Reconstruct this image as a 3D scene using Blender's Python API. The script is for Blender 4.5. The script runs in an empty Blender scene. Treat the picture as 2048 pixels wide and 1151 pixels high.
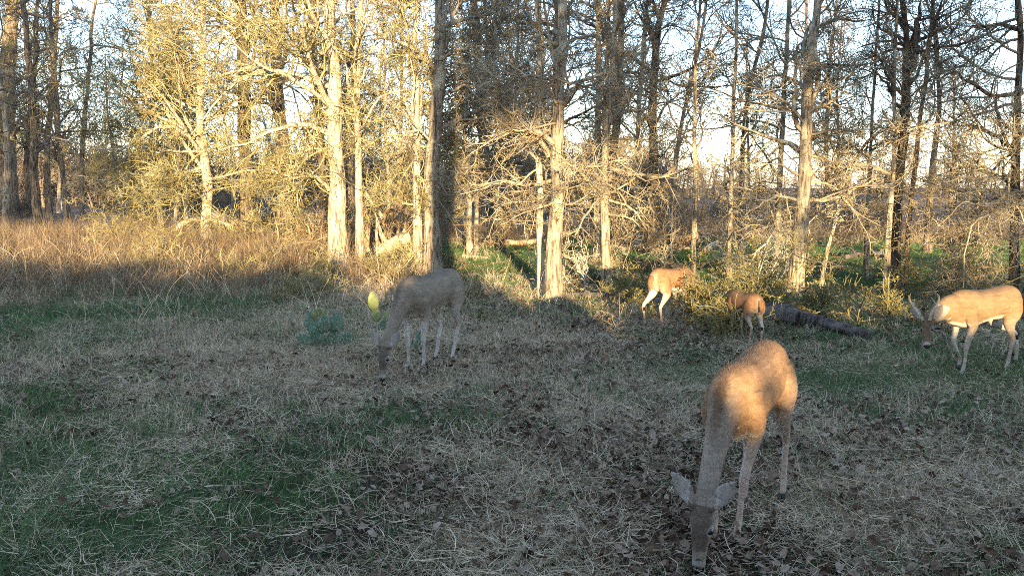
import bpy, math, random
import numpy as np
from mathutils import Vector, Matrix

sc = bpy.context.scene
COL = sc.collection
R = math.radians

# ------------------------------------------------------------------ camera
CAM_H = 1.70
F_PX = 1800.0           # focal length in pixels of the 2048 wide photograph
PITCH = R(6.36)
cam_d = bpy.data.cameras.new('camera')
cam = bpy.data.objects.new('camera', cam_d)
COL.objects.link(cam)
cam.location = (0, 0, CAM_H)
cam.rotation_euler = (R(90) - PITCH, 0, 0)
cam_d.sensor_width = 36.0
cam_d.lens = 36.0 * F_PX / 2048.0
cam_d.clip_start = 0.05
cam_d.clip_end = 3000
sc.camera = cam

# ------------------------------------------------------------------ sun and sky
SUN_E = math.tan(R(5.2))       # drop of a sun ray per metre going away from the camera
SUN_X = -0.077                 # sideways drift of a sun ray per metre
sun_dir = Vector((SUN_X, 1.0, -SUN_E)).normalized()
sun_d = bpy.data.lights.new('sun', 'SUN')
sun_d.energy = 2.7
sun_d.angle = R(0.5)
sun_d.color = (1.0, 0.77, 0.44)
sun = bpy.data.objects.new('sun', sun_d)
COL.objects.link(sun)
sun.rotation_euler = sun_dir.to_track_quat('-Z', 'Y').to_euler()

world = bpy.data.worlds.new('World')
sc.world = world
world.use_nodes = True
wn = world.node_tree
bg = wn.nodes['Background']
sky = wn.nodes.new('ShaderNodeTexSky')
sky.sky_type = 'NISHITA'
sky.sun_disc = False
sky.sun_elevation = R(5.2)
sky.sun_rotation = math.atan2(-sun_dir.x, -sun_dir.y)
sky.air_density = 1.0
sky.dust_density = 0.3
sky.ozone_density = 1.6
# thin even veil of high cloud
hs_ = wn.nodes.new('ShaderNodeHueSaturation'); hs_.inputs['Saturation'].default_value = 0.85
wn.links.new(sky.outputs[0], hs_.inputs['Color'])
wtc = wn.nodes.new('ShaderNodeTexCoord'); wmp = wn.nodes.new('ShaderNodeMapping'); wmp.inputs['Scale'].default_value = (1, 1, 3)
wnz = wn.nodes.new('ShaderNodeTexNoise'); wnz.inputs['Scale'].default_value = 2.2; wnz.inputs['Detail'].default_value = 5
wn.links.new(wtc.outputs['Generated'], wmp.inputs[0]); wn.links.new(wmp.outputs[0], wnz.inputs['Vector'])
wrp = wn.nodes.new('ShaderNodeValToRGB'); wrp.color_ramp.elements[0].position = 0.42; wrp.color_ramp.elements[1].position = 0.68
wrp.color_ramp.elements[0].color = (0.38, 0.38, 0.38, 1); wrp.color_ramp.elements[1].color = (0.6, 0.6, 0.6, 1)
wn.links.new(wnz.outputs['Fac'], wrp.inputs[0])
wmx = wn.nodes.new('ShaderNodeMix'); wmx.data_type = 'RGBA'
wn.links.new(wrp.outputs[0], wmx.inputs[0]); wn.links.new(hs_.outputs[0], wmx.inputs[6]); wmx.inputs[7].default_value = (0.72, 0.98, 1.40, 1)
wtn = wn.nodes.new('ShaderNodeMix'); wtn.data_type = 'RGBA'; wtn.blend_type = 'MULTIPLY'; wtn.inputs[0].default_value = 1
wn.links.new(wmx.outputs[2], wtn.inputs[6]); wtn.inputs[7].default_value = (0.92, 0.98, 1.13, 1)   # cool white balance of the trail camera
wn.links.new(wtn.outputs[2], bg.inputs[0])
bg.inputs[1].default_value = 0.15

sc.view_settings.view_transform = 'Standard'
sc.view_settings.look = 'None'
sc.view_settings.gamma = 1.0
sc.view_settings.use_curve_mapping = False
sc.view_settings.exposure = 2.95
sc.cycles.use_denoising = False
sc.cycles.filter_width = 0.9
sc.cycles.denoising_prefilter = 'ACCURATE'
sc.cycles.max_bounces = 5
sc.cycles.diffuse_bounces = 3
sc.cycles.transparent_max_bounces = 4
sc.cycles.caustics_reflective = False
sc.cycles.caustics_refractive = False

# ------------------------------------------------------------------ helpers
def rs(seed):
    return np.random.RandomState(seed)

_tab = rs(99).rand(256, 256)
def vnoise(x, y):
    x = np.asarray(x, float); y = np.asarray(y, float)
    xi = np.floor(x).astype(int); yi = np.floor(y).astype(int)
    fx = x - xi; fy = y - yi
    fx = fx * fx * (3 - 2 * fx); fy = fy * fy * (3 - 2 * fy)
    g = lambda a, b: _tab[a & 255, b & 255]
    return (g(xi, yi) * (1 - fx) * (1 - fy) + g(xi + 1, yi) * fx * (1 - fy)
            + g(xi, yi + 1) * (1 - fx) * fy + g(xi + 1, yi + 1) * fx * fy)
def fbm(x, y, o=4):
    s = 0.0; a = 0.5; t = 0.0
    for i in range(o):
        s = s + a * vnoise(x * 2 ** i + 17.3 * i, y * 2 ** i + 5.1 * i); t += a; a *= 0.5
    return s / t

def gz(x, y):
    """height of the ground"""
    x = np.asarray(x, float); y = np.asarray(y, float)
    d = np.hypot(x, y)
    near = 0.10 * (fbm(x * 0.35 + 40, y * 0.35 + 40, 3) - 0.5) + 0.035 * (fbm(x * 1.9, y * 1.9, 3) - 0.5)
    far = np.clip((d - 60) / 300.0, 0, 1) * 3.0 * (fbm(x * 0.006 + 9, y * 0.006, 3) - 0.6)
    return near + far

cp, sp = math.cos(PITCH), math.sin(PITCH)
def ray(px, py):
    a = (px - 1024.0) / F_PX; b = (575.5 - py) / F_PX
    return Vector((a, cp + b * sp, -sp + b * cp))
def at(px, py):
    """the ground point seen at a pixel of the photograph"""
    d = ray(px, py)
    t = -CAM_H / d.z
    x, y = d.x * t, d.y * t
    z = float(gz(x, y))
    t = (z - CAM_H) / d.z
    x, y = d.x * t, d.y * t
    return Vector((x, y, float(gz(x, y))))
def at_y(px, py, Y):
    d = ray(px, py); t = Y / d.y
    return Vector((d.x * t, Y, CAM_H + d.z * t))
def at_z(px, py, Z):
    d = ray(px, py); t = (Z - CAM_H) / d.z
    return Vector((d.x * t, d.y * t, Z))

def mesh_np(name, verts, faces, mat=None, smooth=True, cols=None):
    """faces: (n,4) or (n,3) int array, or a list of such arrays"""
    me = bpy.data.meshes.new(name)
    if not isinstance(faces, list): faces = [faces]
    faces = [np.asarray(f, dtype=np.int32) for f in faces if len(f)]
    verts = np.asarray(verts, dtype=np.float32)
    me.vertices.add(len(verts)); me.vertices.foreach_set('co', verts.ravel())
    tot = np.concatenate([np.full(len(f), f.shape[1], dtype=np.int32) for f in faces])
    loops = np.concatenate([f.ravel() for f in faces])
    me.loops.add(len(loops)); me.loops.foreach_set('vertex_index', loops)
    me.polygons.add(len(tot))
    st = np.zeros(len(tot), dtype=np.int32); st[1:] = np.cumsum(tot)[:-1]
    me.polygons.foreach_set('loop_start', st)
    me.polygons.foreach_set('loop_total', tot)
    me.polygons.foreach_set('use_smooth', np.full(len(tot), smooth))
    if cols is not None:
        a = me.color_attributes.new('coat', 'FLOAT_COLOR', 'POINT')
        c = np.ones((len(verts), 4), dtype=np.float32); c[:, :3] = cols
        a.data.foreach_set('color', c.ravel())
    me.update(calc_edges=True)
    if mat: me.materials.append(mat)
    return me

def link(name, me, parent=None, loc=None, rot=None, scale=None):
    o = bpy.data.objects.new(name, me); COL.objects.link(o)
    if parent is not None: o.parent = parent
    if loc is not None: o.location = loc
    if rot is not None: o.rotation_euler = rot
    if scale is not None: o.scale = (scale,) * 3 if isinstance(scale, (int, float)) else scale
    return o
def tag(o, label=None, cat=None, group=None, kind=None):
    if label: o['label'] = label
    if cat: o['category'] = cat
    if group: o['group'] = group
    if kind: o['kind'] = kind
    return o
def thing(name, label, cat, loc=(0, 0, 0), rz=0, group=None):
    o = bpy.data.objects.new(name, None); COL.objects.link(o)
    o.location = loc; o.rotation_euler = (0, 0, rz); o.empty_display_size = 0.2
    return tag(o, label, cat, group)

def tubes(P, Rr, k):
    """P (N,n,3) paths, Rr (N,n) radii -> verts, quads"""
    N, n, _ = P.shape
    T = np.gradient(P, axis=1)
    T /= np.linalg.norm(T, axis=2, keepdims=True) + 1e-9
    d0 = T.mean(axis=1)
    ref = np.where(np.abs(d0[:, 2:3]) > 0.75, np.array([[1.0, 0.13, 0.0]]), np.array([[0.0, 0.1, 1.0]]))
    ref = ref[:, None, :] + 0 * T
    A = np.cross(T, ref); A /= np.linalg.norm(A, axis=2, keepdims=True) + 1e-9
    B = np.cross(T, A)
    th = np.arange(k) * 2 * math.pi / k
    V = (P[:, :, None, :] + Rr[:, :, None, None] * (A[:, :, None, :] * np.cos(th)[None, None, :, None]
         + B[:, :, None, :] * np.sin(th)[None, None, :, None]))
    idx = np.arange(N * n * k).reshape(N, n, k)
    a = idx[:, :-1, :]; b = np.roll(idx, -1, axis=2)[:, :-1, :]
    c = np.roll(idx, -1, axis=2)[:, 1:, :]; d = idx[:, 1:, :]
    F = np.stack([a, b, c, d], axis=-1).reshape(-1, 4)
    return V.reshape(-1, 3), F

class Bag:
    def __init__(s): s.v = []; s.f = {}; s.n = 0
    def add(s, v, f):
        f = np.asarray(f)
        s.f.setdefault(f.shape[1], []).append(f + s.n); s.v.append(np.asarray(v)); s.n += len(v)
    def mesh(s, name, mat, smooth=True):
        return mesh_np(name, np.concatenate(s.v), [np.concatenate(x) for x in s.f.values()], mat, smooth)

def norm(a): return a / (np.linalg.norm(a, axis=-1, keepdims=True) + 1e-9)

def grow(rg, S, D, L, r0, r1, n, wob, lift):
    """random walks: S,D (N,3); L,r0,r1 (N) -> paths and radii"""
    N = len(S); P = np.zeros((N, n, 3)); P[:, 0] = S; d = norm(D)
    step = (L / (n - 1))[:, None]
    w = rg.randn(N, 3) * wob
    for i in range(1, n):
        w = 0.45 * w + rg.randn(N, 3) * wob
        d = norm(d + w + np.array([0, 0, lift]))
        P[:, i] = P[:, i - 1] + d * step
    t = np.linspace(0, 1, n)[None, :]
    return P, r0[:, None] * (1 - t) + r1[:, None] * t

def sprout(rg, P, Rr, per, t0, t1, amin, amax, up=0.0):
    """pick child starts along parent paths"""
    N, n, _ = P.shape
    pi = np.repeat(np.arange(N), per)
    t = t0 + (t1 - t0) * rg.rand(len(pi))
    f = t * (n - 1); i = np.minimum(f.astype(int), n - 2); u = (f - i)[:, None]
    S = P[pi, i] * (1 - u) + P[pi, i + 1] * u
    r = Rr[pi, i] * (1 - u[:, 0]) + Rr[pi, i + 1] * u[:, 0]
    T = norm(P[pi, i + 1] - P[pi, i])
    q = norm(np.cross(T, rg.randn(len(pi), 3)))
    q = norm(q + np.array([0, 0, up]))
    a = (amin + (amax - amin) * rg.rand(len(pi)))[:, None]
    D = T * np.cos(a) + q * np.sin(a)
    return S, D, r, t, pi

# ------------------------------------------------------------------ materials
def new_mat(name, rough=0.9, spec=0.2):
    m = bpy.data.materials.new(name); m.use_nodes = True
    nt = m.node_tree; b = nt.nodes['Principled BSDF']
    b.inputs['Roughness'].default_value = rough
    b.inputs['Specular IOR Level'].default_value = spec
    return m, nt, b
def ramp(nt, fac, stops):
    r = nt.nodes.new('ShaderNodeValToRGB')
    e = r.color_ramp.elements
    while len(e) < len(stops): e.new(0.5)
    for k, (p, c) in enumerate(stops):
        e[k].position = p; e[k].color = (*c, 1)
    nt.links.new(fac, r.inputs[0]); return r.outputs[0]
def tex_noise(nt, scale, detail=4, rough=0.6, stretch=None, obj=True):
    tc = nt.nodes.new('ShaderNodeTexCoord'); n = nt.nodes.new('ShaderNodeTexNoise')
    n.inputs['Scale'].default_value = scale; n.inputs['Detail'].default_value = detail
    n.inputs['Roughness'].default_value = rough
    src = tc.outputs['Object']
    if stretch:
        mp = nt.nodes.new('ShaderNodeMapping'); mp.inputs['Scale'].default_value = stretch
        nt.links.new(src, mp.inputs[0]); src = mp.outputs[0]
    nt.links.new(src, n.inputs['Vector']); return n.outputs['Fac']
def mixc(nt, fac, a, b, mode='MIX'):
    m = nt.nodes.new('ShaderNodeMix'); m.data_type = 'RGBA'; m.blend_type = mode
    if isinstance(fac, (int, float)): m.inputs[0].default_value = fac
    else: nt.links.new(fac, m.inputs[0])
    for i, v in ((6, a), (7, b)):
        if isinstance(v, tuple): m.inputs[i].default_value = (*v, 1)
        else: nt.links.new(v, m.inputs[i])
    return m.outputs[2]
def bump(nt, b, h, strength, dist):
    n = nt.nodes.new('ShaderNodeBump'); n.inputs['Strength'].default_value = strength
    n.inputs['Distance'].default_value = dist
    nt.links.new(h, n.inputs['Height']); nt.links.new(n.outputs[0], b.inputs['Normal'])

def bark_mat(name, dark, mid, lich, furrow=1.0, lichamt=0.5):
    m, nt, b = new_mat(name, 0.95, 0.03)
    ridge = tex_noise(nt, 9, 6, 0.65, (2.4, 2.4, 0.30))
    c = ramp(nt, ridge, [(0.40, dark), (0.53, mid), (0.68, tuple(min(1, x * 1.3) for x in mid))])
    big = tex_noise(nt, 2.3, 5, 0.7)
    f = ramp(nt, big, [(lichamt, (0, 0, 0)), (lichamt + 0.12, (1, 1, 1))])
    c = mixc(nt, f, c, lich)
    oi = nt.nodes.new('ShaderNodeObjectInfo')
    v = ramp(nt, oi.outputs['Random'], [(0, (0.8, 0.8, 0.82)), (1, (1.15, 1.12, 1.08))])
    c = mixc(nt, 1.0, c, v, 'MULTIPLY')
    nt.links.new(c, b.inputs['Base Color'])
    bump(nt, b, ridge, 1.0 * furrow, 0.06)
    return m
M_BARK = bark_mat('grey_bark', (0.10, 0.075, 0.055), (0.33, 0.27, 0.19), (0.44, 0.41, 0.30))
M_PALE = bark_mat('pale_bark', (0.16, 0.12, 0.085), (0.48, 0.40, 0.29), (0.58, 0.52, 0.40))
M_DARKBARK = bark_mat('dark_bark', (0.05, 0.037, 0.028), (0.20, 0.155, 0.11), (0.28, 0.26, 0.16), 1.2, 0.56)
M_LOG = bark_mat('weathered_log', (0.04, 0.032, 0.025), (0.17, 0.14, 0.115), (0.30, 0.26, 0.22), 1.5, 0.5)
M_WOOD = bark_mat('dry_dead_wood', (0.14, 0.09, 0.055), (0.40, 0.28, 0.17), (0.5, 0.42, 0.28))

def twig_mat(name, a, b_, c_):
    m, nt, b = new_mat(name, 0.95, 0.1)
    n = tex_noise(nt, 1.7, 5, 0.7)
    c = ramp(nt, n, [(0.35, a), (0.5, b_), (0.66, c_)])
    nt.links.new(c, b.inputs['Base Color']); return m
M_TWIG = twig_mat('lichened_twigs', (0.09, 0.065, 0.042), (0.27, 0.215, 0.14), (0.42, 0.37, 0.25))
M_TWIG_Y = twig_mat('yellow_green_lichened_twigs', (0.09, 0.07, 0.035), (0.26, 0.22, 0.105), (0.42, 0.38, 0.21))
M_TWIG_D = twig_mat('dark_twigs', (0.06, 0.046, 0.036), (0.13, 0.10, 0.08), (0.22, 0.19, 0.14))
M_TWIG_W = twig_mat('bleached_twigs', (0.32, 0.27, 0.2), (0.5, 0.45, 0.35), (0.6, 0.56, 0.45))
M_TWIG_G = twig_mat('green_barked_twigs', (0.08, 0.065, 0.03), (0.21, 0.18, 0.075), (0.33, 0.30, 0.14))

def inst_mat(name, stops, rough=0.9, trans=0.0, spec=0.0):
    """colour chosen per scattered piece"""
    m, nt, b = new_mat(name, rough, spec)
    oi = nt.nodes.new('ShaderNodeObjectInfo')
    n = tex_noise(nt, 14, 2, 0.5)
    ad = nt.nodes.new('ShaderNodeMath'); ad.operation = 'ADD'
    nt.links.new(oi.outputs['Random'], ad.inputs[0]); nt.links.new(n, ad.inputs[1])
    mu = nt.nodes.new('ShaderNodeMath'); mu.operation = 'MULTIPLY'; mu.inputs[1].default_value = 0.5
    nt.links.new(ad.outputs[0], mu.inputs[0])
    c = ramp(nt, mu.outputs[0], stops)
    nt.links.new(c, b.inputs['Base Color'])
    if trans:
        tr = nt.nodes.new('ShaderNodeBsdfTranslucent'); nt.links.new(c, tr.inputs[0])
        mx = nt.nodes.new('ShaderNodeMixShader'); mx.inputs[0].default_value = trans
        out = nt.nodes['Material Output']
        nt.links.new(b.outputs[0], mx.inputs[1]); nt.links.new(tr.outputs[0], mx.inputs[2])
        nt.links.new(mx.outputs[0], out.inputs[0])
    return m
M_STRAW = inst_mat('dry_straw', [(0.2, (0.11, 0.08, 0.048)), (0.40, (0.36, 0.28, 0.18)), (0.58, (0.68, 0.55, 0.37)), (0.85, (0.24, 0.185, 0.115))], 0.8, 0.0)
M_BLUESTEM = inst_mat('rusty_dry_grass', [(0.2, (0.09, 0.06, 0.036)), (0.45, (0.18, 0.12, 0.075)), (0.8, (0.32, 0.245, 0.155))], 0.85, 0.2)
M_GRASS = inst_mat('green_grass', [(0.2, (0.05, 0.09, 0.04)), (0.5, (0.085, 0.155, 0.06)), (0.8, (0.17, 0.25, 0.08))], 0.7, 0.25)
M_GRASS_D = inst_mat('dusty_green_grass', [(0.2, (0.05, 0.09, 0.045)), (0.5, (0.095, 0.155, 0.07)), (0.8, (0.18, 0.22, 0.10))], 0.7, 0.25)
M_LEAF = inst_mat('dead_oak_leaves', [(0.2, (0.035, 0.022, 0.015)), (0.42, (0.09, 0.056, 0.038)), (0.6, (0.20, 0.14, 0.095)), (0.85, (0.34, 0.26, 0.19))], 0.75, 0.0)
M_OLEAF = inst_mat('evergreen_leaves', [(0.2, (0.035, 0.05, 0.02)), (0.8, (0.08, 0.10, 0.035))], 0.6, 0.2)

def ground_mat():
    m, nt, b = new_mat('litter_soil', 1.0, 0.0)
    n1 = tex_noise(nt, 28, 8, 0.75); n2 = tex_noise(nt, 0.55, 4, 0.6)
    c = ramp(nt, n1, [(0.35, (0.015, 0.011, 0.008)), (0.55, (0.05, 0.036, 0.026)), (0.75, (0.14, 0.105, 0.08))])
    g = ramp(nt, n1, [(0.35, (0.02, 0.035, 0.014)), (0.65, (0.07, 0.11, 0.035))])
    f = ramp(nt, n2, [(0.47, (0, 0, 0)), (0.6, (0.8, 0.8, 0.8))])
    c = mixc(nt, f, c, g)
    # far away the field lies under dry purple brown grass
    tc = nt.nodes.new('ShaderNodeTexCoord'); sx = nt.nodes.new('ShaderNodeSeparateXYZ')
    nt.links.new(tc.outputs['Object'], sx.inputs[0])
    mr = nt.nodes.new('ShaderNodeMapRange'); mr.inputs[1].default_value = 30; mr.inputs[2].default_value = 42
    nt.links.new(sx.outputs[1], mr.inputs[0])
    n3 = tex_noise(nt, 0.2, 6, 0.7, (1, 0.3, 1))
    far = ramp(nt, n3, [(0.35, (0.10, 0.075, 0.06)), (0.65, (0.24, 0.17, 0.125))])
    c = mixc(nt, mr.outputs[0], c, far)
    nt.links.new(c, b.inputs['Base Color'])
    bump(nt, b, n1, 0.8, 0.03)
    return m
M_GROUND = ground_mat()

# ------------------------------------------------------------------ ground
def build_ground():
    ax = np.concatenate([-np.geomspace(1500, 16, 30), np.arange(-15.5, 15.6, 0.25), np.geomspace(16, 1500, 30)])
    ay = np.concatenate([-np.geomspace(900, 9, 22), np.arange(-8.5, 30.1, 0.25), np.geomspace(31, 2500, 40)])
    X, Y = np.meshgrid(ax, ay)
    V = np.stack([X, Y, gz(X, Y)], -1).reshape(-1, 3)
    ny, nx = X.shape; i = np.arange(nx * ny).reshape(ny, nx)
    F = np.stack([i[:-1, :-1], i[:-1, 1:], i[1:, 1:], i[1:, :-1]], -1).reshape(-1, 4)
    o = link('ground', mesh_np('ground', V, F, M_GROUND))
    tag(o, kind='structure')
build_ground()

# ------------------------------------------------------------------ trees
def path_interp(ctrl, n):
    """Catmull-Rom through control points"""
    c = np.asarray(ctrl, float)
    if len(c) == 2: return c[0] + (c[1] - c[0]) * np.linspace(0, 1, n)[:, None]
    e = np.vstack([2 * c[0] - c[1], c, 2 * c[-1] - c[-2]])
    u = np.linspace(0, len(c) - 1 - 1e-6, n); i = u.astype(int); t = (u - i)[:, None]
    p0, p1, p2, p3 = e[i], e[i + 1], e[i + 2], e[i + 3]
    return 0.5 * ((2 * p1) + (-p0 + p2) * t + (2 * p0 - 5 * p1 + 4 * p2 - p3) * t * t + (-p0 + 3 * p1 - 3 * p2 + p3) * t ** 3)

def trunk_mesh(rg, path, r0, r1, mat, k=14, rough=0.10, flare=0.45):
    n = len(path); t = np.linspace(0, 1, n)
    rad = r0 + (r1 - r0) * t ** 0.8
    h = path[:, 2] - path[0, 2]
    rad = rad * (1 + flare * np.exp(-np.clip(h, 0, 9) / 0.22))
    rad *= 1 + 0.06 * np.sin(h * 3.1 + rg.rand() * 6) * (fbm(h, h * 0 + rg.rand() * 50, 2))
    V, F = tubes(path[None], rad[None], k)
    Vr = V.reshape(n, k, 3)
    off = rg.rand() * 90
    kk = np.arange(k)[None, :] + 0 * h[:, None]; hh = h[:, None] + 0 * kk
    d = fbm(kk * 1.7 + off, hh * 1.2 + off, 3) - 0.5
    d2 = fbm(kk * 0.45 + off, hh * 5 + off, 2) - 0.5
    Vr += (Vr - path[:, None, :]) * (d * 3.0 * rough + d2 * 1.5 * rough)[:, :, None]
    return mesh_np('trunk', Vr.reshape(-1, 3), F, mat)

def twig_levels(rg, bag, P, Rr, lens, per2=9, per3=6, per4=4, l2=0.42, l3=0.45, l4=0.5, wob=0.22, lift=0.03, up=0.1, rmin=0.004, kmin=3):
    """everything finer than the limbs"""
    S, D, r, t, pi = sprout(rg, P, Rr, per2, 0.12, 1.0, 0.5, 1.3, up)
    L = lens[pi] * l2 * (1.15 - 0.55 * t) * (0.6 + 0.8 * rg.rand(len(t)))
    P2, R2 = grow(rg, S, D, L, np.minimum(r * 0.55, 0.03), np.full(len(r), rmin * 1.4), 7, wob, lift)
    bag.add(*tubes(P2, R2, 4))
    if per3:
        S, D, r, t, pi = sprout(rg, P2, R2, per3, 0.15, 1.0, 0.5, 1.3, up)
        L3 = L[pi] * l3 * (1.2 - 0.5 * t) * (0.6 + 0.8 * rg.rand(len(t)))
        P3, R3 = grow(rg, S, D, L3, np.minimum(r * 0.65, 0.016), np.full(len(r), rmin), 5, wob * 1.25, lift)
        bag.add(*tubes(P3, R3, kmin))
        if per4:
            S, D, r, t, pi = sprout(rg, P3, R3, per4, 0.2, 1.0, 0.5, 1.3, up)
            L4 = L3[pi] * l4 * (0.6 + 0.8 * rg.rand(len(t)))
            P4, R4 = grow(rg, S, D, L4, np.minimum(r * 0.7, 0.008), np.full(len(r), rmin * 0.75), 4, wob * 1.5, lift)
            bag.add(*tubes(P4, R4, 3))
            return P4
        return P3
    return P2

def tufts(rg, bag, P, frac, size):
    """small quads standing for buds, lichen beards and clinging leaves at the twig tips"""
    n = int(len(P) * frac)
    if n == 0: return
    sel = rg.choice(len(P), n, replace=n > len(P))
    c = P[sel, -1] + rg.randn(n, 3) * 0.02
    a = norm(rg.randn(n, 3)); b = norm(np.cross(a, rg.randn(n, 3)))
    s = (size * (0.5 + rg.rand(n)))[:, None]
    V = np.stack([c - a * s, c - b * s * 0.6, c + a * s, c + b * s * 0.6], 1).reshape(-1, 3)
    bag.add(V, np.arange(4 * n).reshape(n, 4))

M_TUFT = inst_mat('lichen_and_clinging_leaves', [(0.2, (0.10, 0.09, 0.035)), (0.5, (0.22, 0.20, 0.08)), (0.8, (0.30, 0.25, 0.12))], 0.9, 0.2)

def tree(seed, base, ctrl, r0, H=12.0, bark=None, twig=None, nl=16, h0=2.0, h1=None, llen=2.4, low=0, lowlen=1.6, per=(8, 6, 4),
         leafy=0.5, tuft=0.035, label='', group='trees of the wood edge', fork=None, elev=(0.15, 1.15), rmin=0.004, side=None, limb_parts=True, arms=()):
    """base: ground point; ctrl: world points the trunk passes through above the base"""
    rg = rs(seed)
    bark = bark or M_BARK; twig = twig or M_TWIG
    t = thing('bare_tree', label, 'tree', base, 0, group)
    b = np.array(base)
    pts = [np.array((0, 0, -0.08))] + [np.array(c) - b for c in ctrl]
    last = pts[-1]; prev = pts[-2]
    dr = (last - prev) / np.linalg.norm(last - prev); dr[2] = max(dr[2], 0.9); dr /= np.linalg.norm(dr)
    if last[2] < H: pts.append(last + dr * (H - last[2]) + np.array((rg.randn() * 0.3, rg.randn() * 0.3, 0)))
    n = int(H / 0.16)
    path = path_interp(pts, n)
    z = path[:, 2]
    wx = (fbm(z * 0.5 + seed, z * 0 + seed, 3) - 0.5) * 0.30; wx -= wx[0]
    path[:, 0] += wx * min(1.0, r0 * 5); path[:, 1] += (fbm(z * 0.5, z * 0 + seed * 3.1, 3) - 0.5) * 0.3
    link('trunk', trunk_mesh(rg, path, r0, r0 * 0.35, bark), t)
    rad = r0 + (r0 * 0.35 - r0) * np.linspace(0, 1, n) ** 0.8
    # limbs
    h1 = h1 or H * 0.97
    hs = h0 + (h1 - h0) * (np.arange(nl) + rg.rand(nl)) / nl
    ii = np.clip(np.searchsorted(z, hs), 0, n - 2)
    az = rg.rand(nl) * 2 * math.pi + np.arange(nl) * 2.4
    if side is not None: az = np.where(rg.rand(nl) < 0.6, side + rg.randn(nl) * 0.6, az)
    el = elev[0] + (elev[1] - elev[0]) * rg.rand(nl)
    D = np.stack([np.cos(az) * np.cos(el), np.sin(az) * np.cos(el), np.sin(el)], 1)
    L = llen * (0.55 + 0.75 * rg.rand(nl)) * (1.05 - 0.45 * (hs - h0) / max(H - h0, 1))
    rl = np.minimum(rad[ii] * 0.5, 0.012 + L * 0.018)
    P, Rr = grow(rg, path[ii], D, L, rl, np.full(nl, 0.007), 11, 0.19, 0.03)
    if low:
        hl = 1.2 + (h0 + 0.8 - 1.2) * rg.rand(low)
        jj = np.clip(np.searchsorted(z, hl), 0, n - 2)
        azl = rg.rand(low) * 2 * math.pi if side is None else side + rg.randn(low) * 1.0
        Dl = np.stack([np.cos(azl), np.sin(azl), 0.1 * rg.randn(low)], 1)
        Ll = lowlen * (0.6 + 0.7 * rg.rand(low))
        Pl, Rl = grow(rg, path[jj], Dl, Ll, np.full(low, 0.020), np.full(low, 0.005), 11, 0.2, -0.05)
        Pl[:, :, 2] = np.maximum(Pl[:, :, 2], 0.05)
        P = np.concatenate([P, Pl]); Rr = np.concatenate([Rr, Rl]); L = np.concatenate([L, Ll])
    if arms:
        for (apx, ar) in arms:
            yy = b[1]; pts_ = []
            for q, (ax_, ay_) in enumerate(apx):
                w_ = at_y(ax_, ay_, yy); pts_.append(np.array(w_) - b); yy += rg.uniform(-.35, .25)
            ap = path_interp(pts_, 11)
            ap[1:-1] += rg.randn(9, 3) * 0.02
            P = np.concatenate([P, ap[None]]); Rr = np.concatenate([Rr, np.linspace(ar, 0.010, 11)[None]]); L = np.append(L, 2.6)
    if limb_parts:
        for k in range(len(P)):
            v, f = tubes(P[k:k + 1], Rr[k:k + 1], 6)
            link('limb', mesh_np('limb', v, f, twig if Rr[k, 0] < 0.03 else bark), t)
        bag = Bag()
    else:
        bag = Bag(); bag.add(*tubes(P, Rr, 5))
    tips = twig_levels(rg, bag, P, Rr, L, *per, rmin=rmin)
    tag(link('crown', bag.mesh('crown', twig), t), kind='stuff')
    if leafy:
        lb = Bag(); tufts(rg, lb, tips, leafy, tuft)
        tag(link('lichen', lb.mesh('lichen', M_TUFT, False), t), kind='stuff')
    return t

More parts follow.
